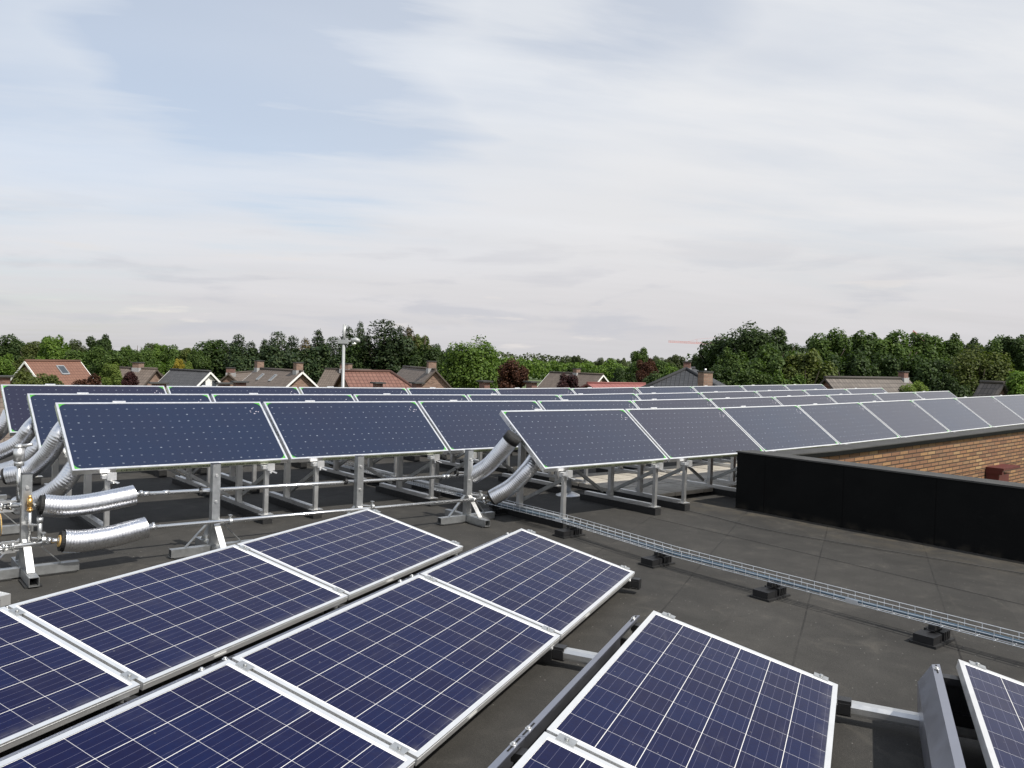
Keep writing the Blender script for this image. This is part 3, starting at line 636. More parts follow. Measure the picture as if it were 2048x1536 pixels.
for (a_end, uh, n, where, dh, dt) in PROWS:
    ulo = uh + WH
    for k in range(n):
        if firstp: o = pv0; firstp = False
        else: o = copy_tree(pv0)
        x, y = pu(a_end - k * PPITCH - PL, ulo); loc, rot = on_roof(x, y, RZP); o.location = (loc[0], loc[1], loc[2] + dh); o.rotation_euler = (R(dt), rot[1], RZP)
        tag(o, 'blue polycrystalline solar panel, %s of the %s' % (PORD[k], where), 'solar panel', 'tilted blue solar panels in rows')
        if df0 is None: df0 = make_deflector(); d = df0
        else: d = copy_tree(df0)
        x, y = pu(a_end - k * PPITCH - PL - .008, ulo); loc, rot = on_roof(x, y, RZP); d.location = (loc[0], loc[1], loc[2] + dh); d.rotation_euler = (R(dt), rot[1], RZP)
        tag(d, 'grey sheet metal plate behind the %s of the %s' % (PORD[k], where), 'wind deflector', 'wind deflector plates behind the panels')
    for k in range(n + 1):
        al = (6.02, 4.345, 2.70, 1.02, -.65, -2.3)[k + (0 if a_end > 5 else 1)]
        if br0 is None: br0 = make_bracket(); d = br0
        else: d = copy_tree(br0)
        x, y = pu(al, ulo); loc, rot = on_roof(x, y, RZP); d.location = loc; d.rotation_euler = rot
        spot = 'the far end' if k == 0 else ('panel joint %s from the far end' % ORD[k - 1] if k < n else 'the near end')
        tag(d, 'black bracket under %s of the %s' % (spot.replace('panel joint first', 'the first panel joint').replace('panel joint second', 'the second panel joint').replace('panel joint third', 'the third panel joint').replace('panel joint fourth', 'the fourth panel joint'), where), 'bracket', 'black brackets on the mounting rails')

# aluminium rails across the panel rows
def make_rail(al, u0, u1, label):
    x, y = pu(al, u1); loc, rot = on_roof(x, y, RZP); L = u1 - u0
    root = empty('mounting_rail', loc, rot)
    mb = MB(); prof = [(-.030, .050), (.030, .050), (.033, .064), (.033, .092), (.020, .110), (-.020, .110), (-.033, .092), (-.033, .064)]
    for i in range(8):
        (xa, za), (xb, zb) = prof[i], prof[(i + 1) % 8]; mb.poly([(xa, 0, za), (xa, L, za), (xb, L, zb), (xb, 0, zb)])
    mb.poly([(p[0], 0, p[1]) for p in prof]); mb.poly([(p[0], L, p[1]) for p in reversed(prof)])
    mb.build('rail', M['alu'], root)
    for uf in (-4.04 + .62, -2.555 + .62, -1.042 + .62, .461 + .62, u0 + .06):
        if not (u0 < uf < u1): continue
        q = u1 - uf; mb = MB(); mb.tube([(0, q, 0), (0, q, .028)], [.115, .10], 20); mb.tube([(0, q, .028), (0, q, .049)], .05, 12); mb.build('rubber_foot', M['black_rubber'], root)
    mb = MB(); mb.box((-.036, -.012, .046), (.036, -.0005, .114)); mb.build('end_cap', M['black_plastic'], root)
    tag(root, label, 'rail', 'aluminium mounting rails under the panels')
make_rail(4.345, -4.16, 1.75, 'silver mounting rail showing between the panel rows, running to the grey wind plate')
make_rail(6.02, -4.16, -1.535, 'mounting rail under the far ends of the two left panel rows')
make_rail(2.70, -4.16, 1.75, 'mounting rail under the nearer joints of the panel rows')
make_rail(1.02, -4.16, 1.75, 'mounting rail under the panels nearest the viewer')
x, y = pu(3.496, -5.10); loc, rot = on_roof(x, y, RZP)
op = empty('aluminium_profile', loc, rot); tag(op, 'white square aluminium profile end at the left edge beside the panels', 'profile')
mb = MB(); mb.box((-.035, 0, .02), (.035, .6, .0905)); mb.build('bar', M['alu_white'], op)
mb = MB(); mb.box((-.0355, .0, .062), (-.036, .6, .066)); mb.box((-.06, .1, 0), (.06, .5, .0195)); mb.build('bearer', M['black_rubber'], op)

# ------------------------------------------------------------------ pipes, stands, ducts
STZ = .775
def make_stand():
    root = empty('pipe_stand'); w = .066
    mb = MB(); mb.box((-w / 2, -w / 2, .012), (w / 2, w / 2, STZ - .004)); mb.build('post', M['galv'], root)
    mb = MB(); mb.box((-w / 2 - .001, -w / 2 - .001, STZ - .004), (w / 2 + .001, w / 2 + .001, STZ)); mb.build('post_cap', M['black_plastic'], root)
    for dx, dy in ((1, 0), (-1, 0), (0, 1), (0, -1)):
        D = Vector((dx, dy, 0)); mb = MB(); mb.hollow(D * (w / 2 + .001) + Vector((0, 0, .012 + w / 2)), D * .36 + Vector((0, 0, .012 + w / 2)), w); mb.build('foot_bar', M['galv'], root)
        mb = MB(); mb.bar(D * (w / 2 + .004) + Vector((0, 0, .29)), D * .235 + Vector((0, 0, .083)), .05 if dy else .032, .007, (D.x * .7, D.y * .7, .7)); mb.build('foot_brace', M['alu'] if dy else M['galv'], root)
    for dx, dy in ((1, 0), (-1, 0), (0, 1), (0, -1)):
        D = Vector((dx, dy, 0)); mb = MB(); mb.bar(D * .09 + Vector((0, 0, .006)), D * .34 + Vector((0, 0, .006)), .11, .011); mb.build('rubber_mat', M['black_rubber'], root)
    # bracket arms and pipe clips: upper pipe behind the post, lower pipe in front
    for y, z, x in ((.078, .0, -.10), (-.098, .0, .10)):
        z = .52 if y > 0 else .285
        mb = MB(); mb.bar((x * .3, (-.034 if y < 0 else .034), z + .012), (x, y, z + .012), .03, .006, (0, 0, 1)); mb.build('bracket_arm', M['alu'], root)
        mb = MB(); mb.disc((x - .012, y, z), (1, 0, 0), .0215, .030, .024, 16); mb.tube([(x, y, z + .028), (x, y, z + .052)], .008, 8); mb.box((x - .014, y - .018, z + .050), (x + .014, y + .018, z + .056)); mb.build('pipe_clip', M['black_plastic'] if y > 0 else M['galv'], root)
    for z in (STZ - .10, .45):
        mb = MB(); mb.tube([(0, -w / 2 - .012, z), (0, -w / 2, z)], .013, 8); mb.build('bolt', M['alu'], root)
    return root
st0 = make_stand()
STANDS = ((1.131, -6.88, 'galvanised pipe stand at the left edge beside the brass valve'), (2.535, -6.88, 'galvanised pipe stand second from the left, before the leftmost collector'),
          (3.923, -6.88, 'galvanised pipe stand rising behind the far corner of the left panels'), (5.250, -6.88, 'galvanised pipe stand with foil ducts arriving from the right'),
          (1.10, -8.50, 'galvanised pipe stand behind the leftmost stand, mostly cut off'), (1.15, -10.25, 'galvanised pipe stand farthest back at the left edge'))
for i, (s, u, lb) in enumerate(STANDS):
    o = st0 if i == 0 else copy_tree(st0); x, y = su(s, u); loc, rot = on_roof(x, y, RZC); o.location = loc; o.rotation_euler = rot; tag(o, lb, 'pipe stand', 'pipe stands along the collectors')

def smooth_path(pts, n):
    """Catmull-Rom through the points, resampled evenly"""
    p = [Vector(q) for q in pts]; p = [p[0] * 2 - p[1]] + p + [p[-1] * 2 - p[-2]]; out = []
    for i in range(1, len(p) - 2):
        for k in range(24):
            t = k / 24; a, b, c, d = p[i - 1], p[i], p[i + 1], p[i + 2]
            out.append(.5 * ((2 * b) + (c - a) * t + (2 * a - 5 * b + 4 * c - d) * t * t + (3 * b - a - 3 * c + d) * t ** 3))
    out.append(p[-2]); L = [0]
    for a, b in zip(out, out[1:]): L.append(L[-1] + (b - a).length)
    res = []; j = 0
    for i in range(n):
        t = L[-1] * i / (n - 1)
        while j < len(L) - 2 and L[j + 1] < t: j += 1
        f = (t - L[j]) / max(L[j + 1] - L[j], 1e-9); res.append(out[j].lerp(out[j + 1], min(max(f, 0), 1)))
    return res, L[-1]
def line(p0, p1): return [P3(*p0), P3(*p1)]
def pipe(name, pts, rad, mat, label, cat='pipe', group=None, fit=()):
    o0 = Vector(pts[0]); root = empty(name, o0); mb = MB(); mb.tube([Vector(p) - o0 for p in pts], rad, 14); mb.build('tube', mat, root)
    for q in fit:
        a, b = Vector(pts[0]) - o0, Vector(pts[-1]) - o0; d = (b - a).normalized(); c = a.lerp(b, q); mb = MB()
        mb.tube([c - d * .022, c + d * .022], rad * 1.28, 14); mb.build('coupling', mat, root)
    tag(root, label, cat, group); return root
pipe('steel_pipe', line((1.90, -6.96, .545), (5.40, -6.96, .485)), .0165, M['steel'], 'upper thin steel pipe running along the pipe stands', group='thin steel pipes between the stands', fit=(.03, .075, .885, .90))
pipe('steel_pipe', line((1.94, -6.78, .300), (5.52, -6.78, .252)), .0165, M['steel'], 'lower thin steel pipe running along the pipe stands', group='thin steel pipes between the stands', fit=(.02, .93, .965))
pipe('steel_pipe', line((.55, -6.96, .53), (1.34, -6.96, .528)), .0175, M['steel'], 'upper steel pipe leaving the leftmost stand into a foil duct', group='thin steel pipes between the stands', fit=(.35, .55, .93))
pipe('steel_pipe', line((.55, -6.80, .243), (1.42, -6.80, .266)), .0175, M['steel'], 'lower steel pipe with flanges at the leftmost stand', group='thin steel pipes between the stands', fit=(.3, .52, .93))

def duct(pts, rad, label, n_ring=.021, start='plain', end='plain'):
    path, L = smooth_path(pts, max(60, int(sum((Vector(b) - Vector(a)).length for a, b in zip(pts, pts[1:])) / .0035)))
    o0 = path[0]; root = empty('foil_duct', o0); rel = [p - o0 for p in path]; N = len(rel); rnd = random.Random(int(L * 1e5))
    rr = []; ph = 0
    for i in range(N):
        d = L * i / (N - 1); rr.append(rad * (1 + .012 * math.sin(2 * math.pi * d / n_ring) + .010 * math.sin(d * 17 + ph)))
    mb = MB(); mb.tube(rel, rr, 26, caps=False); mb.tube(rel, [q - .012 for q in rr], 20, caps=False)
    b = 0; mb.build('foil_jacket', M['foil'], root)
    for which, i, sgn in ((start, 0, -1), (end, N - 1, 1)):
        t = (rel[min(i + 1, N - 1)] - rel[max(i - 1, 0)]).normalized() * sgn; c = rel[i]
        if which in ('open', 'dark'):
            mb = MB(); mb.disc(c - t * .02, t, rad * .52, rad * .90, .045, 24); mb.build('black_sleeve', M['black_rubber'], root)
            mb = MB(); mb.disc(c - t * .01, t, 0, rad * .515, .044, 20); mb.build('insulation_core', M['gold_wool' if which == 'open' else 'black_rubber'], root)
            mb = MB(); mb.tube([c + t * .02, c + t * .085], .021, 6); mb.tube([c + t * .085, c + t * .11], .026, 12); mb.build('pipe_nut', M['steel'], root)
        elif which == 'collar':
            mb = MB(); mb.disc(c - t * .05, t, 0, rad * 1.03, .085, 26); mb.build('black_collar', M['black_rubber'], root)
        else:
            mb = MB(); mb.disc(c - t * .006, t, 0, rad * .975, .005, 24); mb.build('end_plate', M['foil'], root)
            mb = MB(); mb.tube([c, c + t * .045], .021, 6); mb.tube([c + t * .045, c + t * .065], .025, 12); mb.build('pipe_nut', M['steel'], root)
    tag(root, label, 'duct', 'silver foil ducts around the pipes')
def DP(*l): return [P3(*q) for q in l]
duct(DP((1.262, -6.96, .515), (1.413, -6.96, .490), (1.589, -6.96, .496), (1.771, -6.96, .519), (1.915, -6.96, .541)), .082, 'foil duct on the upper pipe right of the leftmost stand', start='dark')
duct(DP((1.372, -6.8, .258), (1.485, -6.8, .243), (1.668, -6.8, .251), (1.842, -6.8, .279), (1.964, -6.8, .300)), .085, 'foil duct on the lower pipe with an orange wool end', start='open')
duct(DP((5.335, -6.905, .488), (5.423, -6.76, .605), (5.511, -6.62, .785), (5.570, -6.53, .925)), .088, 'upper foil duct with black collar at the front collector row', end='collar')
duct(DP((5.519, -6.78, .254), (5.66, -6.64, .385), (5.786, -6.52, .572), (5.90, -6.51, .70)), .088, 'lower foil duct with black ring under the front collector corner', start='open')
duct(DP((1.297, -8.75, .497), (1.389, -8.70, .523), (1.501, -8.64, .587), (1.594, -8.52, .723), (1.67, -8.45, .90), (1.753, -8.55, .98)), .085, 'foil duct curving up to the left edge of the second row', start='open')
duct(DP((1.345, -8.55, .246), (1.481, -8.40, .311), (1.583, -8.30, .391), (1.66, -8.22, .484), (1.749, -8.22, .616), (1.828, -8.3, .695)), .085, 'foil duct curving up under the lower left corner of the second row', start='open')
duct(DP((1.40, -10.45, .50), (1.446, -10.4, .52), (1.572, -10.3, .598), (1.659, -10.25, .682), (1.722, -10.2, .795), (1.812, -10.3, .874)), .085, 'foil duct curving up to the left edge of the third row')
duct(DP((1.40, -10.26, .32), (1.465, -10.2, .347), (1.605, -10.05, .422), (1.691, -9.95, .527), (1.751, -9.92, .636), (1.831, -10.0, .717)), .085, 'foil duct under the lower left corner of the third row')
duct(DP((1.50, -12.25, .44), (1.60, -12.1, .49), (1.72, -11.95, .66), (1.80, -11.95, .86)), .085, 'foil duct at the left edge of the rearmost row')

# fittings at the leftmost stand
v = empty('air_vent', P3(1.110, -6.99, .528)); tag(v, 'silver automatic air vent standing on the upper pipe at left', 'air vent')
mb = MB(); mb.tube([(0, 0, .017), (0, 0, .30)], .017, 12); mb.build('riser', M['steel'], v)
mb = MB(); mb.tube([(0, 0, .29), (0, 0, .33)], .034, 6); mb.tube([(0, 0, .33), (0, 0, .425)], .039, 8); mb.tube([(0, 0, .425), (0, 0, .455)], [.038, .018], 12); mb.build('vent_body', M['alu'], v)
mb = MB(); mb.tube([(.02, 0, .44), (.09, .02, .452)], .012, 8); mb.build('outlet', M['alu'], v)
v = empty('brass_valve', P3(1.150, -6.80, .266)); tag(v, 'thin pipe with brass valve in front of the leftmost stand', 'valve')
mb = MB(); mb.tube([(0, 0, .017), (0, 0, .24)], .011, 10); mb.build('riser', M['steel'], v)
mb = MB(); mb.tube([(0, 0, .24), (0, 0, .255)], .021, 8); mb.tube([(0, 0, .255), (0, 0, .275)], .015, 10); mb.tube([(0, 0, .275), (0, 0, .335)], .019, 12); mb.tube([(0, 0, .335), (0, 0, .355)], .012, 10); mb.build('valve_body', M['brass'], v)
mb = MB(); mb.box((-.05, -.012, .135), (.05, .012, .143)); mb.build('clamp_bar', M['alu'], v)
v = empty('pipe_stub', P3(1.215, -6.80, .266)); tag(v, 'short upright pipe stub with cap between stand and lower duct', 'pipe stub')
mb = MB(); mb.tube([(0, 0, .017), (0, 0, .15)], .016, 12); mb.build('stub', M['galv'], v)
mb = MB(); mb.tube([(0, 0, .15), (0, 0, .185)], .022, 12); mb.build('cap', M['galv'], v)
for (s, u, h, lb) in ((1.01, -6.80, .258, 'flanged pipe coupling on the lower pipe at the left edge'), (1.02, -6.96, .529, 'flanged pipe coupling on the upper pipe at the left edge')):
    v = empty('pipe_coupling', P3(s, u, h), (0, 0, RZC)); tag(v, lb, 'coupling', 'flanged couplings at the left edge')
    mb = MB(); mb.disc((-.035, 0, 0), (1, 0, 0), 0, .042, .012, 16); mb.disc((.022, 0, 0), (1, 0, 0), 0, .042, .012, 16); mb.build('flange', M['steel'], v)
    for dz in (-.033, .033):
        mb = MB(); mb.tube([(-.075, -.02, dz), (.07, -.02, dz)], .008, 8); mb.box((-.045, -.03, dz - .010), (.045, -.012, dz + .010)); mb.build('bolt', M['alu'], v)
v = empty('insulated_pipe', P3(.975, -6.92, .40), (0, 0, RZC)); tag(v, 'foil wrapped pipe end with golden wool face at the left edge', 'insulated pipe')
mb = MB(); mb.tube([(-.5, 0, 0), (-.001, 0, 0)], .088, 24); mb.build('foil_jacket', M['foil'], v)
mb = MB(); mb.disc((0, 0, 0), (1, 0, 0), 0, .082, .006, 24); mb.build('wool_face', M['gold_wool'], v)

# ------------------------------------------------------------------ cable tray
def tray_path(u): return 5.60 + (.18 * max(0, min(1, (-4.3 - u) / 1.6)) if u > -14 else .18)
tr = empty('cable_tray', P3(5.62, -3.0, 0), (0, 0, 0)); tag(tr, 'galvanised wire mesh cable tray crossing the roof on black blocks', 'cable tray')
TO = tr.location.copy(); U0, U1, TH0 = -13.6, 2.6, .118; WT, HT = .105, .060
us = [U0 + .4 * i for i in range(int((U1 - U0) / .4) + 1)]
def TP(u, ds, dh): return P3(tray_path(u) + ds, u, TH0 + dh) - TO
mb = MB()
for ds, dh in ((-WT / 2, HT), (WT / 2, HT), (-WT / 2, HT * .5), (WT / 2, HT * .5), (-WT / 2, 0), (WT / 2, 0), (-.017, 0), (.017, 0)):
    mb.tube([TP(u, ds, dh) for u in us], .0026, 5, caps=False)
mb.build('long_wires', M['wire'], tr)
mb = MB(); u = U0
while u < U1:
    mb.tube([TP(u, -WT / 2, HT), TP(u, -WT / 2, -.004), TP(u, WT / 2, -.004), TP(u, WT / 2, HT)], .0026, 5, caps=False); u += .105
mb.build('cross_wires', M['wire'], tr)
for k in range(len(us)):
    if k % 8 == 3:
        mb = MB(); a, b = TP(us[k], -WT / 2 - .006, .012), TP(us[k] + .09, -WT / 2 - .006, .012); mb.bar(a, b, .004, .03); mb.build('joint_clip', M['wire'], tr)
for ds, r, off in ((-.016, .0075, .0), (.006, .0065, .6), (.024, .007, 1.3)):
    rnd = random.Random(int(r * 1e5)); cu_us = [-7.8 + .25 * i for i in range(42)]
    pts = [TP(u, ds + .010 * math.sin(u * 2.1 + off * 3), .012 + .003 * math.sin(u * 3 + off)) + TO for u in cu_us]
    o0 = pts[0]; c = empty('blue_cable', o0); mb = MB(); mb.tube([p - o0 for p in pts], r, 8); mb.build('sheath', M['blue_cable'], c)
    tag(c, 'blue cable lying in the wire mesh tray', 'cable', 'blue cables in the tray')
def make_block():
    root = empty('tray_block'); mb = MB(); mb.box((-.16, -.085, 0), (.14, .085, .016)); mb.build('base', M['black_rubber'], root)
    mb = MB(); mb.box((-.150, -.065, .0165), (-.02, .065, .066)); 
    for i in range(4): x = .012 + .028 * i; mb.box((x, -.065, .0165), (x + .016, .065, .072))
    mb.box((-.019, -.045, .0165), (.128, .045, .064)); mb.build('body', M['black_plastic'], root)
    mb = MB(); mb.box((-.05, -.025, .079), (.10, .025, .083)); mb.box((-.03, -.02, .0835), (.07, .02, .110)); mb.build('saddle', M['black_plastic'], root); return root
bk0 = make_block()
BL = ((-2.21, 'nearest black support block under the cable tray, by the right edge'), (-3.41, 'second nearest black block under the cable tray'), (-4.55, 'third nearest black block under the cable tray'),
      (-5.80, 'black tray block just in front of the first front row leg'), (-7.05, 'black tray block in the shade under the front collector row'), (-8.3, 'black tray block under the second collector row'),
      (-9.5, 'black tray block deep behind the second collector row'), (-.95, 'black tray block just outside the right edge'), (.3, 'black tray block right of the picture'))
for i, (u, lb) in enumerate(BL):
    o = bk0 if i == 0 else copy_tree(bk0); s = tray_path(u) - .03; x, y = su(s, u); loc, rot = on_roof(x, y, RZC); o.location = loc; o.rotation_euler = rot; tag(o, lb, 'support block', 'black blocks under the cable tray')

# ------------------------------------------------------------------ small roof things
v = empty('roof_vent', P3(7.47, -7.60, 0)); tag(v, 'short steel vent pipe with hooked rod behind the front row leg', 'roof vent')
mb = MB(); mb.tube([(0, 0, 0), (0, 0, .012), (0, 0, .05)], [.17, .16, .06], 20); mb.build('flange', M['alu'], v)
mb = MB(); mb.tube([(0, 0, .045), (0, 0, .40)], .042, 16); mb.build('vent_pipe', M['galv'], v)
mb = MB(); mb.tube(smooth_path([(0, 0, .38), (-.02, 0, .50), (.04, 0, .56), (.13, 0, .54), (.17, 0, .50)], 16)[0], .011, 8); mb.build('hook', M['alu'], v)
for i in range(7):
    for j in range(3):
        s = 7.95 + .61 * i + .04; u = -6.72 - .61 * j; x, y = su(s + .3, u - .3); loc, rot = on_roof(x, y, RZC)
        o = empty('concrete_slab', loc, (rot[0], rot[1], RZC)); mb = MB(); mb.box((-.295, -.295, .035), (.295, .295, .085)); mb.build('slab', M['concrete'], o)
        mb = MB(); mb.box((-.25, -.25, 0), (.25, .25, .0345)); mb.build('bearer', M['black_rubber'], o)
        tag(o, 'pale concrete walkway slab under the front collectors, %s along, %s across' % (ORD[i], ('nearest', 'middle', 'farthest')[j]), 'paving slab', 'concrete slabs under the collectors')
wp = [(7.86, -9.5), (7.885, -7.64), (7.968, -6.08), (7.82, -4.85), (8.0, -3.6), (8.185, -2.49), (8.30, -.5)]
pts = [P3(s, u, .012) for s, u in wp]; path, L = smooth_path(pts, 60); lc = empty('lightning_wire', pts[0]); tag(lc, 'thin grey wire lying on the roof in front of the parapet', 'wire')
mb = MB(); mb.tube([p - pts[0] for p in path], .004, 6); mb.build('wire', M['wire_dark'], lc)
wp = [(7.23, -6.0), (7.19, -4.45), (7.127, -3.16), (7.05, -1.5), (7.0, .5)]
pts = [P3(s, u, .006) for s, u in wp]; path, L = smooth_path(pts, 50); lc = empty('roof_wire', pts[0]); tag(lc, 'thin dark wire on the roof between cable tray and parapet', 'wire')
mb = MB(); mb.tube([p - pts[0] for p in path], .0022, 5); mb.build('wire', M['wire_dark'], lc)
# ------------------------------------------------------------------ trees
def quads_mesh(name, C, N, S, rng, aspect=.75, zs=1.0):
    """one small leaf cluster face per centre, facing N with jitter, size S"""
    n = len(C); N = N + rng.normal(0, .55, (n, 3)); N /= np.linalg.norm(N, axis=1)[:, None] + 1e-9
    A = np.cross(N, rng.normal(0, 1, (n, 3))); A /= np.linalg.norm(A, axis=1)[:, None] + 1e-9; B = np.cross(N, A); A[:, 2] *= zs; B[:, 2] *= zs
    S = S[:, None]; v = np.stack([C - A * S - B * S * aspect * .35, C + B * S * aspect * -.9 + A * S * .15, C + A * S + B * S * .2 * aspect, C + B * S * aspect + A * S * -.1], 1).reshape(-1, 3)
    me = bpy.data.meshes.new(name); me.vertices.add(4 * n); me.vertices.foreach_set('co', v.ravel())
    me.loops.add(4 * n); me.loops.foreach_set('vertex_index', np.arange(4 * n, dtype=np.int32)); me.polygons.add(n)
    me.polygons.foreach_set('loop_start', np.arange(0, 4 * n, 4, dtype=np.int32)); me.polygons.foreach_set('loop_total', np.full(n, 4, dtype=np.int32)); me.update(calc_edges=True); me.materials.append(None); return me
def crown_broad(seed, n=11000, lobes=26, leaf=.050, top=.5, gap=.0):
    rng = np.random.default_rng(seed); L = []
    while len(L) < lobes:
        d = rng.normal(0, 1, 3); d /= np.linalg.norm(d); r = rng.uniform(.45, .82)
        c = d * r; c[2] = c[2] * .95
        L.append((c, rng.uniform(.20, .40)))
    L.append((np.zeros(3), .55)); w = np.array([q[1] ** 2 for q in L]); idx = rng.choice(len(L), n, p=w / w.sum())
    cen = np.array([q[0] for q in L])[idx]; rad = np.array([q[1] for q in L])[idx]
    d = rng.normal(0, 1, (n, 3)); d /= np.linalg.norm(d, axis=1)[:, None]
    P = cen + d * (rad * rng.uniform(.35, 1.0, n) ** .4 * rng.uniform(.9, 1.12, n))[:, None]
    N = d * .55 + P * .35 + np.array([0, 0, .7])
    P /= np.percentile(np.hypot(P[:, 0], P[:, 1]), 98.5); zl, zh = np.percentile(P[:, 2], [.6, 99.6]); C = P.copy(); C[:, 2] = (P[:, 2] - zl) / (zh - zl)
    return quads_mesh('crown_mesh', C, N, leaf * rng.uniform(.7, 1.5, n), rng, .8, .5)
def crown_airy(seed, n=3200):
    rng = np.random.default_rng(seed); P = []; 
    for k in range(60):
        d = rng.normal(0, 1, 3); d[2] = abs(d[2]) * .9 + .1; d /= np.linalg.norm(d); t = np.linspace(.25, 1, 54); b = d[None] * t[:, None] * rng.uniform(.7, 1.0); b[:, 2] -= .25 * t ** 3 * rng.uniform(.2, 1)
        P.append(b + rng.normal(0, .045, b.shape))
    P = np.concatenate(P); C = P.copy(); C[:, 2] = C[:, 2] * .85 + .12; return quads_mesh('crown_mesh', C, P + .2, .045 * rng.uniform(.5, 1.2, len(P)), rng, .5)
def crown_conifer(seed, n=15000, sharp=1.0):
    rng = np.random.default_rng(seed); z = rng.beta(1.05, 1.5, n); W = np.floor(z * 17); ang0 = rng.uniform(0, 6.28, 40)
    k = rng.integers(0, 8, n); a = ang0[W.astype(int)] + k * (2 * math.pi / 8) + rng.normal(0, .16, n)
    lob = 1 + .22 * np.sin(a * 3 + seed) + .16 * rng.normal(0, 1, 8)[k]
    Rz = (1.02 - z) ** (.50 * sharp) * lob * (.86 + .22 * np.abs(np.sin(W * 12.9)))
    r = Rz * rng.uniform(.02, 1, n) ** .5; zz = (W + rng.uniform(.15, .85, n)) / 17 * .55 + z * .45 - .10 * r + rng.normal(0, .012, n)
    C = np.stack([np.cos(a) * r, np.sin(a) * r, np.clip(zz, 0, 1.02)], 1); N = np.stack([np.cos(a) * .5, np.sin(a) * .5, np.full(n, .9)], 1)
    return quads_mesh('crown_mesh', C, N, .085 * rng.uniform(.6, 1.3, n) * (1 - .45 * z), rng, .45, .24)
PROTO = {'broad': [crown_broad(11), crown_broad(12, lobes=34), crown_broad(13, 12000, 20), crown_broad(14, 10500, 30), crown_broad(17, 11500, 24)],
         'conifer': [crown_conifer(21), crown_conifer(22), crown_conifer(23, sharp=1.25), crown_conifer(24, sharp=.85)], 'airy': [crown_airy(31)],
         'fine': [crown_broad(41, 20000, 60, .036)]}
def trunk_mesh(seed):
    rnd = random.Random(seed); mb = MB(); mb.tube([(0, 0, 0), (.01, 0, .3), (.0, .01, .6), (.01, 0, .92)], [.034, .026, .017, .005], 8)
    for k in range(6):
        a = rnd.uniform(0, 6.28); z = rnd.uniform(.3, .6); l = rnd.uniform(.16, .3); mb.tube([(0, 0, z), (math.cos(a) * l * .5, math.sin(a) * l * .5, z + l * .5), (math.cos(a) * l, math.sin(a) * l, z + l * 1.1)], [.013, .009, .003], 6)
    me = mb.mesh('trunk_mesh'); me.materials.append(M['bark']); return me
TRUNKS = [trunk_mesh(s) for s in (1, 2, 3)]
def newobj(name, me, parent): o = bpy.data.objects.new(name, me); COL.objects.link(o); o.parent = parent; return o
TN = [0]
def tree(px, top, hw, Y, shape, leaf, label, name='broadleaf_tree', low=.16, cat='tree', group='trees beyond the houses'):
    i = TN[0]; TN[0] += 1; p = at(px, top, Y); h = p.z; r = hw / FPX * Y * (1.06 if shape != 'conifer' else 1.75); rnd = random.Random(i * 7 + 3)
    root = empty(name, (p.x, p.y, 0), (0, 0, rnd.uniform(0, 6.28)))
    t = newobj('trunk', TRUNKS[i % 3], root); t.scale = (h * .75, h * .75, h)
    me = PROTO[shape][i % len(PROTO[shape])]; c = newobj('crown', me, root); c.material_slots[0].link = 'OBJECT'; c.material_slots[0].material = LEAF[leaf]
    low = max(low, 1 - 2.15 * r / h) if shape in ('broad', 'fine') else low; z0 = h * low; c.location = (0, 0, z0); k = 1.0
    c.scale = (r, r * rnd.uniform(.9, 1.1), (h - z0) * k / (1.0 if shape == 'conifer' else 1.0))
    tag(root, label, cat, group); return root
T = tree
# left background
T(22, 672, 30, 140, 'broad', 'dark', 'dark tree crown at the far left edge, above the olive bushes')
T(66, 684, 22, 125, 'broad', 'olive', 'small olive tree between the far left dark tree and the bright round tree')
T(4, 706, 28, 85, 'broad', 'bright', 'bright green tree cut by the left edge of the picture')
T(36, 716, 26, 90, 'broad', 'olive', 'dull olive tree left of the orange roofed house')
T(108, 674, 34, 100, 'broad', 'bright', 'bright round tree rising behind the orange roof')
T(150, 681, 20, 150, 'broad', 'far', 'dark distant tree between two rounder trees above the orange roof')
T(155, 702, 28, 92, 'broad', 'mid', 'mid green tree right behind the orange roof')
T(196, 672, 29, 120, 'broad', 'dark', 'tall dark round tree right of the orange roofed house')
T(208, 696, 30, 85, 'broad', 'mid', 'leafy mid green tree below the tall dark round tree')
T(226, 727, 24, 56, 'broad', 'light', 'light green young tree in front of the houses, left of the plum bush', low=.05)
T(275, 683, 24, 175, 'airy', 'willow', 'pale grey green willow standing farthest back on the left')
T(308, 688, 22, 160, 'broad', 'far', 'grey green distant tree right of the pale willow')
T(248, 693, 22, 110, 'broad', 'mid', 'mid green tree in front of the pale willow')
T(286, 697, 24, 105, 'broad', 'mid', 'mid green tree above the chimney of the brown roofed house')
T(318, 690, 22, 120, 'broad', 'bright', 'bright tree above the left end of the dark grey roof')
T(345, 692, 22, 118, 'broad', 'mid', 'mid green tree above the middle of the dark grey roof')
T(374, 697, 20, 110, 'broad', 'olive', 'yellowish tree top beside the dark trees at the conifer row')
T(300, 716, 28, 80, 'broad', 'mid', 'low green tree behind the dark grey roof, left part')
T(338, 720, 26, 78, 'broad', 'bright', 'low bright tree behind the dark grey roof, middle part')
T(356, 719, 12, 74, 'broad', 'yellow', 'yellow flowering shrub behind the dark grey roof', 'flowering_shrub', cat='shrub')
T(374, 724, 14, 76, 'broad', 'light', 'light green shrub right of the yellow flowering shrub', 'garden_shrub', cat='shrub')
T(424, 682, 40, 100, 'broad', 'dark', 'broad dark tree just left of the conifer row')
T(398, 700, 24, 95, 'broad', 'mid', 'mid green tree behind the white gable')
T(57, 742, 34, 46, 'broad', 'olive', 'yellow green bush in front of the orange roof', 'garden_bush', low=.05, cat='bush')
T(98, 752, 26, 47, 'broad', 'olive', 'low olive bush under the orange roof window', 'garden_bush', low=.05, cat='bush')
T(180, 751, 30, 48, 'broad', 'copper', 'reddish brown bush in front of the orange roof', 'copper_bush', low=.05, cat='bush')
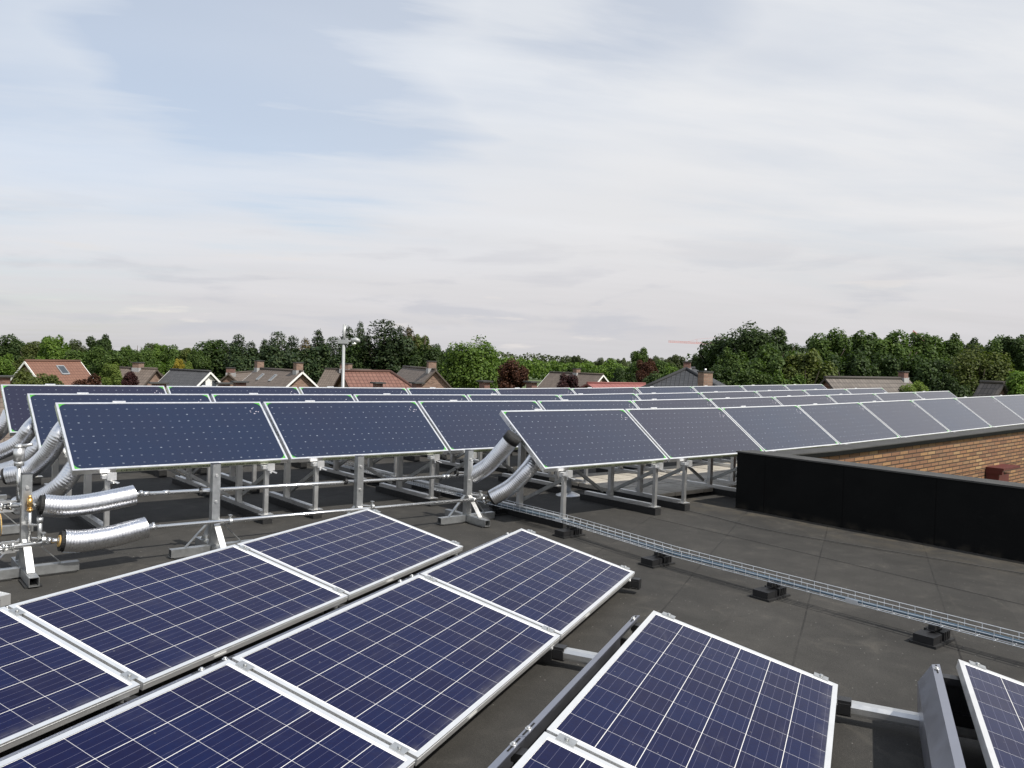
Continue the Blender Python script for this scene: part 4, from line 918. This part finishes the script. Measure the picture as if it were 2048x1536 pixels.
T(260, 744, 15, 50, 'broad', 'plum', 'dark plum bush left of the brown roofed house', 'plum_bush', low=.05, cat='bush')
# conifer row
CG = 'conifers in a row behind the houses'
for px, top, hw, Y, lf, lb in ((458, 684, 24, 104, 'conifer', 'first conifer of the row, beside the broad dark tree'), (477, 667, 27, 100, 'conifer', 'tall dark conifer above the two brown chimneys on the left'), (503, 682, 24, 102, 'conifer', 'shorter conifer right of the first tall one'),
        (530, 678, 24, 104, 'conifer', 'conifer above the left chimney of the gabled house'), (556, 660, 27, 100, 'conifer', 'pointed conifer above the middle of the gabled roof'), (585, 670, 24, 101, 'conifer', 'conifer above the right chimney of the gabled house'),
        (611, 675, 19, 98, 'conifer_warm', 'brownish conifer in the dark row, left of the lamp post'), (637, 659, 25, 102, 'conifer', 'tall conifer left of the lamp post'), (666, 671, 24, 104, 'conifer', 'conifer just left of the lamp post'),
        (697, 652, 28, 106, 'conifer', 'conifer behind the lamp post head'), (721, 642, 15, 140, 'conifer', 'thin pale spire farther back, right of the lamp post'), (735, 668, 24, 99, 'conifer', 'conifer right of the lamp head'),
        (770, 636, 44, 96, 'conifer', 'tallest and broadest conifer of the row'), (801, 650, 24, 100, 'conifer', 'conifer right beside the tallest one'), (818, 652, 24, 99, 'conifer_warm', 'last brownish conifer before the grey tree')):
    T(px, top, hw, Y, 'conifer', lf, lb, 'conifer_tree', low=.02, group=CG)
for px, top, hw, Y, lf, lb in ((490, 694, 42, 92, 'conifer', 'low dark tree under the left conifers'), (560, 692, 46, 93, 'conifer', 'low dark tree under the pointed conifer'), (640, 692, 46, 93, 'conifer', 'low dark tree left of the lamp pole'), (720, 684, 46, 97, 'dark', 'low dark tree right of the lamp pole'), (795, 676, 46, 97, 'conifer', 'low dark tree under the tallest conifer'), (850, 694, 38, 95, 'dark', 'low dark tree under the grey airy tree')):
    T(px, top, hw, Y, 'broad', lf, lb, low=.0)
T(850, 654, 36, 101, 'airy', 'willow', 'grey airy tree at the right end of the conifers')
T(838, 672, 26, 104, 'broad', 'olive', 'olive tree behind the grey airy tree'); T(872, 690, 20, 108, 'broad', 'dark', 'dark tree right of the grey airy tree')
T(900, 698, 18, 115, 'broad', 'dark', 'small dark tree left of the round bright tree')
T(946, 683, 58, 72, 'fine', 'bright', 'big round bright green tree in the middle of the picture', low=.08)
T(1026, 722, 30, 68, 'broad', 'copper', 'reddish brown tree right of the round bright tree', low=.05)
T(1134, 750, 30, 50, 'broad', 'plum', 'dark red bush in front of the brown roof', 'copper_bush', low=.05, cat='bush')
# middle right
T(1283, 697, 20, 150, 'broad', 'mid', 'narrow upright green tree in the middle distance', low=.05)
T(1272, 725, 22, 140, 'broad', 'mid', 'green tree at the foot of the narrow upright tree')
T(1291, 719, 24, 105, 'broad', 'copper', 'reddish tree in front of the narrow upright tree', low=.05)
T(1222, 722, 32, 150, 'broad', 'bright', 'bright bushy tree left of the narrow upright tree'); T(1326, 723, 34, 125, 'broad', 'mid', 'bushy tree behind the black tiled roof')
T(1246, 738, 30, 110, 'broad', 'dark', 'dark low bush right of the red roof', low=.02); T(1345, 735, 28, 95, 'broad', 'bright', 'bright bush behind the chimney of the black roof', low=.02)
T(1160, 733, 40, 160, 'broad', 'mid', 'green tree behind the brown roof with white gable', low=.02)
T(1310, 748, 30, 75, 'broad', 'dark', 'dark low bush left of the black tiled roof', low=.02)
for px, top, hw, lb in ((1155, 712, 14, 'small far tree left of the bright hedge end'), (1202, 716, 11, 'far tree, leftmost of three on the skyline'), (1222, 717, 11, 'far tree, middle of three on the skyline'), (1242, 717, 12, 'far tree, rightmost of three on the skyline'), (1314, 713, 14, 'far dark tree right of the narrow upright tree'), (1355, 711, 18, 'far dark tree left of the large wood'), (1338, 715, 12, 'far pale tree beside the large wood')):
    T(px, top, hw, 420, 'broad', 'far', lb, group='far trees on the skyline', low=.0)
# large wood on the right
T(1398, 690, 26, 98, 'airy', 'dark', 'sparse dark tree at the left end of the large wood'); T(1402, 712, 26, 96, 'broad', 'dark', 'dark tree under the sparse one at the wood end')
T(1440, 676, 44, 95, 'broad', 'dark', 'dark sloping tree at the left of the large wood'); T(1500, 655, 62, 92, 'fine', 'dark', 'tallest rounded tree of the large wood'); T(1545, 660, 44, 94, 'broad', 'dark', 'dark tree right of the tallest rounded one')
T(1590, 690, 40, 95, 'broad', 'dark', 'dark tree in the dip of the wood skyline')
T(1475, 702, 44, 74, 'broad', 'mid', 'lighter tree in front of the tallest rounded one'); T(1550, 695, 52, 70, 'broad', 'mid', 'mid green tree in front of the dip, left'); T(1615, 704, 52, 68, 'broad', 'olive', 'olive green tree above the weathered tile roof')
T(1440, 735, 40, 72, 'broad', 'dark', 'dark low tree beside the brick chimney block', low=.02); T(1510, 742, 44, 66, 'broad', 'mid', 'low tree behind the rearmost collectors, left of the tile roof', low=.02); T(1580, 748, 44, 64, 'broad', 'mid', 'low tree touching the rearmost collectors by the tile roof', low=.02)
T(1658, 662, 42, 88, 'broad', 'mid', 'first of the leafy trees right of the dip'); T(1722, 667, 44, 90, 'broad', 'mid', 'second leafy tree right of the dip'); T(1785, 666, 46, 88, 'broad', 'mid', 'leafy tree above the chimney of the tile roof'); T(1848, 669, 44, 90, 'broad', 'mid', 'leafy tree by the thin crane tip'); T(1890, 672, 38, 92, 'broad', 'mid', 'leafy tree right of the crane tip')
T(1700, 705, 46, 82, 'broad', 'dark', 'dark tree behind the left of the tile roof', low=.02); T(1768, 712, 46, 82, 'broad', 'dark', 'dark tree behind the middle of the tile roof', low=.02); T(1835, 715, 48, 80, 'broad', 'dark', 'dark tree right of the tile roof chimney', low=.02); T(1890, 722, 44, 78, 'broad', 'dark', 'dark shaded tree left of the autumn coloured one', low=.02)
T(1930, 680, 34, 96, 'broad', 'dark', 'dark tree behind the yellowish tree at right'); T(1992, 676, 38, 98, 'broad', 'mid', 'tree near the right edge on the skyline'); T(2036, 674, 38, 96, 'broad', 'dark', 'dark tree cut by the right edge')
T(1962, 700, 60, 68, 'fine', 'olive', 'big yellowish olive tree near the right edge', low=.05); T(2046, 745, 42, 46, 'broad', 'bright', 'bright bush at the right edge above the collectors', low=.03); T(1905, 752, 36, 66, 'broad', 'dark', 'dark bush below the yellowish tree', low=.02)
T(1828, 765, 22, 50, 'broad', 'light', 'light green shrub right of the tile roof chimney', 'garden_shrub', low=.02, cat='shrub')

# far belts that read as one mass
def belt(name, x0, x1, top0, top1, Y, dens, leaf, label, depth=18, size=.55):
    rng = np.random.default_rng(int(x0 + Y)); P = []; N = []
    px = x0
    while px < x1:
        f = (px - x0) / (x1 - x0); top = top0 + (top1 - top0) * f + rng.uniform(-3, 5); q = at(px, top, Y + rng.uniform(0, depth)); r = rng.uniform(2.6, 4.6) * Y / 330
        n = dens; d = rng.normal(0, 1, (n, 3)); d /= np.linalg.norm(d, axis=1)[:, None]; rad = rng.uniform(.4, 1, n) ** .4
        H = q.z / 2; c = np.array([q.x, q.y, H]); P.append(c + d * rad[:, None] * np.array([r, r, H])); N.append(d + np.array([0, 0, .3])); px += r * 1.05 * FPX / Y
    P = np.concatenate(P); me = quads_mesh(name, P, np.concatenate(N), size * rng.uniform(.6, 1.3, len(P)), rng); me.materials.clear(); me.materials.append(LEAF[leaf])
    tag(newobj(name, me, None), label, 'tree belt', kind='stuff')
belt('tree_belt', 985, 1265, 712, 730, 330, 420, 'bright', 'long bright green belt of trees beyond the field', size=.55)
belt('far_wood', 980, 1180, 702, 714, 520, 300, 'far', 'dark far wood behind the bright tree belt', size=.85)
belt('far_wood', 1160, 1440, 722, 726, 560, 240, 'far', 'low far wood on the horizon behind the narrow upright tree', size=.85)
belt('far_wood', -160, 470, 700, 702, 230, 260, 'dark', 'dark wood closing the view behind the left trees', size=.5)
belt('far_wood', 1380, 2200, 700, 704, 150, 260, 'dark', 'dark undergrowth closing the view inside the large wood', size=.35)

# ------------------------------------------------------------------ houses
def house(near, far, Y, half, pitch, roofm, wallm, label, chim=(), hip=False, verge=None, lights=(), name='brick_house', over=.25, group='houses beyond the collectors'):
    A = at(*near, Y); r = ray(*far); B = Vector((r.x, r.y, r.z)) * ((A.z - CAMZ) / r.z); B.z += CAMZ
    if not (0 < B.y < Y * 2.2) or (B - A).length > 22: d = (at(*far, Y * 1.06) - A); d.z = 0; B = A + d
    d = B - A; d.z = 0; L = d.length; d.normalize(); zr = A.z
    root = empty(name, (A.x, A.y, 0), (0, 0, math.atan2(d.y, d.x)))     # local x from the near ridge end to the far one
    tp = math.tan(R(pitch)); drop = half * tp; ze = zr - drop; th = .14; cs = math.cos(R(pitch))
    mb = MB(); hx = half * .95 if hip else 0
    for sy in (1, -1):
        e = half + over; zz = zr - e * tp; sl = e / cs; x0 = -over if not hip else 0; x1 = L + over
        a, b = (x0, 0, zr), (x1, 0, zr); c_, d_ = (x1, sy * e, zz), (x0 - (hx if hip else 0), sy * e, zz)
        q = [a, d_, c_, b] if sy > 0 else [a, b, c_, d_]; uq = {a: (x0, sl), b: (x1, sl), c_: (x1, 0), d_: (d_[0], 0)}
        mb.poly(q, [uq[p] for p in q]); lo = [(p[0], p[1], p[2] - th) for p in reversed(q)]; mb.poly(lo)
        mb.poly([d_, (d_[0], d_[1], d_[2] - th), (c_[0], c_[1], c_[2] - th), c_] if sy > 0 else [c_, (c_[0], c_[1], c_[2] - th), (d_[0], d_[1], d_[2] - th), d_])
        mb.poly([b, c_, (c_[0], c_[1], c_[2] - th), (b[0], b[1], b[2] - th)])
        if not hip: mb.poly([a, (a[0], a[1], a[2] - th), (d_[0], d_[1], d_[2] - th), d_])
    if hip:
        e = half + over; zz = zr - e * tp; mb.poly([(0, 0, zr), (-hx, -e, zz), (-hx, e, zz)], [(0, e / cs), (-e, 0), (e, 0)])
        mb.poly([(0, 0, zr - th), (-hx, e, zz - th), (-hx, -e, zz - th)])
        for sy in (1, -1): mb.tube([(0, 0, zr + .02), (-hx, sy * e, zz + .02)], .11, 6)
    mb.tube([(-over if not hip else 0, 0, zr + .03), (L + over, 0, zr + .03)], .10, 6); mb.build('roof', roofm, root)
    mb = MB(); w = half; x0 = -hx * .9 if hip else 0
    mb.poly([(x0, -w, 0), (L, -w, 0), (L, -w, ze - .1), (x0, -w, ze - .1)], [(0, 0), (L, 0), (L, ze), (0, ze)]); mb.poly([(L, w, 0), (x0, w, 0), (x0, w, ze - .1), (L, w, ze - .1)], [(0, 0), (L, 0), (L, ze), (0, ze)])
    if hip: mb.poly([(x0, w, 0), (x0, -w, 0), (x0, -w, ze - .1), (x0, w, ze - .1)], [(0, 0), (2 * w, 0), (2 * w, ze), (0, ze)])
    else: mb.poly([(0, w, 0), (0, -w, 0), (0, -w, ze - .1), (0, 0, zr - .16), (0, w, ze - .1)], [(0, 0), (2 * w, 0), (2 * w, ze), (w, zr), (0, ze)])
    mb.poly([(L, -w, 0), (L, w, 0), (L, w, ze - .1), (L, 0, zr - .16), (L, -w, ze - .1)], [(0, 0), (2 * w, 0), (2 * w, ze), (w, zr), (0, ze)]); mb.build('wall', wallm, root)
    if verge:
        for x in ((-over - .03,) if not hip else ()) + (L + over + .03,):
            for sy in (1, -1):
                e = half + over; mb = MB(); mb.bar((x, 0, zr - .09), (x, sy * e, zr - e * tp - .09), .05, .13); mb.build('barge_board', verge, root)
    for t, wd, hh, mt in chim:
        x = L * t; mb = MB(); mb.box((x - wd / 2, -wd / 2, zr - .5), (x + wd / 2, wd / 2, zr + hh)); ch = mb.build('chimney', mt, root)
        mb = MB(); mb.box((x - wd / 2 - .05, -wd / 2 - .05, zr + hh + .002), (x + wd / 2 + .05, wd / 2 + .05, zr + hh + .07)); mb.build('cap', M['coping_top'], ch)
        mb = MB(); mb.box((x - wd / 2 - .04, -wd / 2 - .04, zr - .35), (x + wd / 2 + .04, wd / 2 + .04, zr + .06)); mb.build('flashing', M['flashing'], ch)
    for t, dn, wd, ln, sy in lights:      # roof windows: along the ridge, down the slope
        x = L * t; y0 = dn * cs; y1 = (dn + ln) * cs
        def q(xx, yy, up_): n = Vector((0, sy * math.sin(R(pitch)), cs)); return Vector((xx, sy * yy, zr - yy * tp)) + n * up_
        mb = MB(); 
        for xa, xb, ya, yb in ((x - wd / 2 - .07, x - wd / 2, y0 - .07, y1 + .07), (x + wd / 2, x + wd / 2 + .07, y0 - .07, y1 + .07), (x - wd / 2, x + wd / 2, y0 - .07, y0), (x - wd / 2, x + wd / 2, y1, y1 + .09)):
            P_ = [q(xa, ya, .07), q(xb, ya, .07), q(xb, yb, .07), q(xa, yb, .07)]; mb.poly(P_ if sy < 0 else P_[::-1]); lo = [q(xa, ya, 0), q(xb, ya, 0), q(xb, yb, 0), q(xa, yb, 0)]
            for i in range(4): mb.poly([P_[i], P_[(i + 1) % 4], lo[(i + 1) % 4], lo[i]])
        f = mb.build('roof_window', M['zinc_frame'], root); mb = MB(); P_ = [q(x - wd / 2, y0, .05), q(x + wd / 2, y0, .05), q(x + wd / 2, y1, .05), q(x - wd / 2, y1, .05)]; mb.poly(P_); mb.build('pane', M['glass_window'], f)
    tag(root, label, 'house', group); root['_L'] = L; return root
def gable_windows(root, zr, half, items, end=0):
    for y, z, w, h in items:
        x = -.03; mb = MB(); mb.box((x - .02, y - w / 2 - .06, zr - z - h - .06), (x, y + w / 2 + .06, zr - z + .06)); f = mb.build('window', M['white_paint'], root)
        mb = MB(); mb.box((x - .028, y - w / 2, zr - z - h), (x - .021, y + w / 2, zr - z)); mb.build('pane', M['glass_window'], f)
bb, brd = M['brick_brown'], M['brick_red']
house((56, 722), (155, 722.5), 60, 3.6, 44, M['tile_orange'], bb, 'house with an orange tiled roof and a roof window, at far left', lights=((.55, .60, .55, .75, -1), (.55, .60, .55, .75, 1)), verge=M['white_paint'])
house((309, 738), (232, 735.5), 66, 3.0, 40, M['tile_brown'], bb, 'house with brown roof and capped chimney, left of the dark grey roof', chim=((.42, .62, .45, bb),))
h = house((417, 743), (345, 739.5), 64, 2.5, 42, M['tile_grey'], M['white_paint'], 'house with dark grey roof and white gable', verge=M['white_paint'])
gable_windows(h, at(417, 743, 64).z, 2.5, ((-.5, .75, .42, .75), (.5, .75, .42, .75)))
house((458, 747), (520, 742), 78, 3.2, 40, M['tile_brown'], bb, 'small brown roofed house just right of the white gable', chim=((.05, .7, .5, brd),))
house((602, 742.5), (516, 737), 62, 2.6, 41, M['tile_brown'], bb, 'house with two chimneys, two roof lights and a brick gable', chim=((.06, .55, .62, bb), (.97, .58, .62, bb)), verge=M['white_paint'], lights=((.42, .7, .3, .55, -1), (.72, .7, .3, .55, -1), (.42, .7, .3, .55, 1), (.72, .7, .3, .55, 1)))
house((738, 740.5), (655, 738), 80, 3.2, 42, M['tile_brown'], bb, 'brown roofed house with a wide chimney behind the lamp post', chim=((.55, .9, .55, bb),))
house((780, 743.5), (690, 742.5), 54, 2.6, 38, M['tile_red'], bb, 'house with red brown hipped roof right of the lamp post', hip=True)
house((870, 739), (808, 733.5), 62, 2.6, 46, M['tile_brown'], bb, 'house with steep brown roof and brick gable, left of the round tree', chim=((.10, .62, .58, bb),))
house((1203, 749), (1103, 744.6), 80, 2.8, 42, M['tile_brown'], bb, 'house with brown roof and a small white gable, right of the round tree', chim=((.48, .55, .45, bb),), verge=M['white_paint'])
house((1285, 768), (1180, 766.5), 62, 3.0, 14, M['roof_pink'], bb, 'low building with a flat pinkish red roof', name='low_building')
house((1372, 738), (1388, 736.5), 50, 2.6, 27, M['tile_black'], brd, 'house with a black tiled hipped roof in front of the wood', hip=True, chim=((.12, .42, .42, brd),), over=.3)
house((1812, 757.5), (1655, 755.5), 52, 3.0, 44, M['tile_mixed'], brd, 'house with weathered patterned tiles and a chimney, far right', chim=((.04, .42, .42, brd),))
house((2002, 766), (1968, 764.5), 46, 1.6, 58, M['tile_mixed'], brd, 'small steep roof half hidden in the bushes at far right', name='garden_house')
# chimney block beside the black roof
c0 = at(1410, 770, 42); ch = empty('chimney_stack', (c0.x, c0.y, 0), (0, 0, .35)); tag(ch, 'large square brick chimney stack in front of the black tiled roof', 'chimney')
zt = at(1410, 745, 42).z; mb = MB(); mb.box((-.27, -.27, 0), (.27, .27, zt)); mb.build('stack', M['brick_brown'], ch); mb = MB(); mb.box((-.31, -.31, zt + .001), (.31, .31, zt + .07)); mb.build('cap', M['coping_top'], ch)
mb = MB(); mb.tube([(0, 0, zt + .07), (0, 0, zt + .20)], .06, 10); mb.build('flue', M['alu'], ch)
# nearer houses whose roofs stay below the collectors: only the chimneys show
def low_house(px, top, wpx, Y, label):
    zt = at(px, top, Y).z; h = house((px + 70, 784), (px - 70, 784), Y, 3.0, 40, M['tile_brown'], bb, label, group='houses hidden behind the collectors'); L = h['_L']; w = wpx / FPX * Y
    zr = at(px + 70, 784, Y).z; mb = MB(); mb.box((L / 2 - w / 2, -.28, zr - .4), (L / 2 + w / 2, .28, zt - .07)); c = mb.build('chimney', brd, h); mb = MB(); mb.box((L / 2 - w / 2 - .12, -.40, zt - .069), (L / 2 + w / 2 + .12, .40, zt)); mb.build('slab_cap', M['coping_top'], c)
for px, top, w, Y, lb in ((6, 750, 22, 38, 'broad brick chimney with slab cap at the left edge over the rearmost collectors'), (316, 763, 24, 38, 'flat capped chimney in front of the dark grey roof'), (447, 764, 18, 40, 'left one of two flat capped chimneys below the small brown roof'), (478, 761, 20, 42, 'right one of two flat capped chimneys below the small brown roof'),
        (754, 763, 12, 40, 'flat capped chimney in front of the red brown hipped roof'), (832, 763, 12, 40, 'flat capped chimney in front of the steep brown roof'), (967, 760, 12, 41, 'small brick chimney under the round bright tree'), (1061, 761, 12, 42, 'small brick chimney right of the reddish brown tree')):
    low_house(px, top, w, Y, lb)

# ------------------------------------------------------------------ lamp post and cranes
b = at(686, 771, 28); zt = at(686, 649, 28).z; za = at(686, 682, 28).z
lp = empty('lamp_post', (b.x, b.y, 0)); tag(lp, 'galvanised lamp post with a white lamp arm in front of the conifers', 'lamp post')
mb = MB(); mb.tube([(0, 0, 0), (0, 0, za - .1)], [.065, .05], 14); mb.tube([(0, 0, za - .1), (0, 0, zt)], .040, 12); mb.build('pole', M['lamp_grey'], lp)
mb = MB(); mb.tube([(.05, .02, za), (.05, .02, zt + .02)], .017, 8); mb.build('antenna', M['galv'], lp)
mb = MB(); mb.box((-.19, -.07, za - .09), (.17, .07, za + .04)); mb.box((.05, -.05, za + .04), (.13, .05, za + .11)); mb.build('bracket', M['lamp_grey'], lp)
mb = MB(); mb.tube([(.1, 0, za - .02), (.28, 0, za + .0)], .03, 8); mb.build('arm', M['lamp_grey'], lp)
mb = MB(); mb.tube([(.24, 0, za - .01), (.30, 0, za + .03), (.42, 0, za + .05), (.52, 0, za + .01), (.56, 0, za - .02)], [.03, .07, .09, .07, .02], 12); lh = mb.build('lamp_head', M['lamp_grey'], lp)
mb = MB(); mb.tube([(.36, 0, za - .06), (.36, 0, za - .11), (.36, 0, za - .145)], [.085, .07, .03], 12); mb.build('lamp_glass', M['alu_white'], lh)
def crane(p_tip, p_base, Y, label, mast_px=None, tie=True):
    a, c = at(*p_tip, Y), at(*p_base, Y); root = empty('tower_crane', (c.x, c.y, 0)); O = Vector((c.x, c.y, 0)); a = a - O; c = c - O; tag(root, label, 'crane', 'cranes beyond the wood')
    d = (a - c); n = 26; w = .55; mb = MB()
    for k in range(n):
        p, q = c.lerp(a, k / n), c.lerp(a, (k + 1) / n); z = Vector((0, 0, .8)); mb.bar(p, q, .2, .2); mb.bar(p + z, q + z, .2, .2); mb.bar(p, q + z, .12, .12); mb.bar(q, q + z, .12, .12)
    mb.build('jib', M['crane_red'], root)
    mb = MB(); H = c.z
    for sx, sy in ((-.8, -.8), (.8, -.8), (.8, .8), (-.8, .8)): mb.bar((sx, sy, 0), (sx, sy, H + 1), .2, .2, (0, 1, 0))
    k = 0
    while k < H - 2: mb.bar((-.8, -.8, k), (.8, -.8, k + 2), .1, .1); mb.bar((.8, -.8, k), (.8, .8, k + 2), .1, .1); k += 2
    mb.build('mast', M['crane_red'], root)
    if tie:
        t = c.lerp(a, .45); mb = MB(); mb.bar(t, t + Vector((0, 0, 2.4)), .15, .15, (0, 1, 0)); mb.bar(t + Vector((0, 0, 2.4)), c + Vector((0, 0, 4.0)), .09, .09); mb.bar(t + Vector((0, 0, 2.4)), c.lerp(a, .72), .09, .09); mb.bar(c, c + Vector((0, 0, 4.2)), .25, .25, (0, 1, 0)); mb.build('tie_bars', M['crane_red'], root)
crane((1337, 684.5), (1440, 690), 420, 'pinkish red tower crane jib poking out left of the large wood')
crane((1826, 665), (1850, 684), 300, 'thin crane tip rising above the right part of the wood', tie=False)
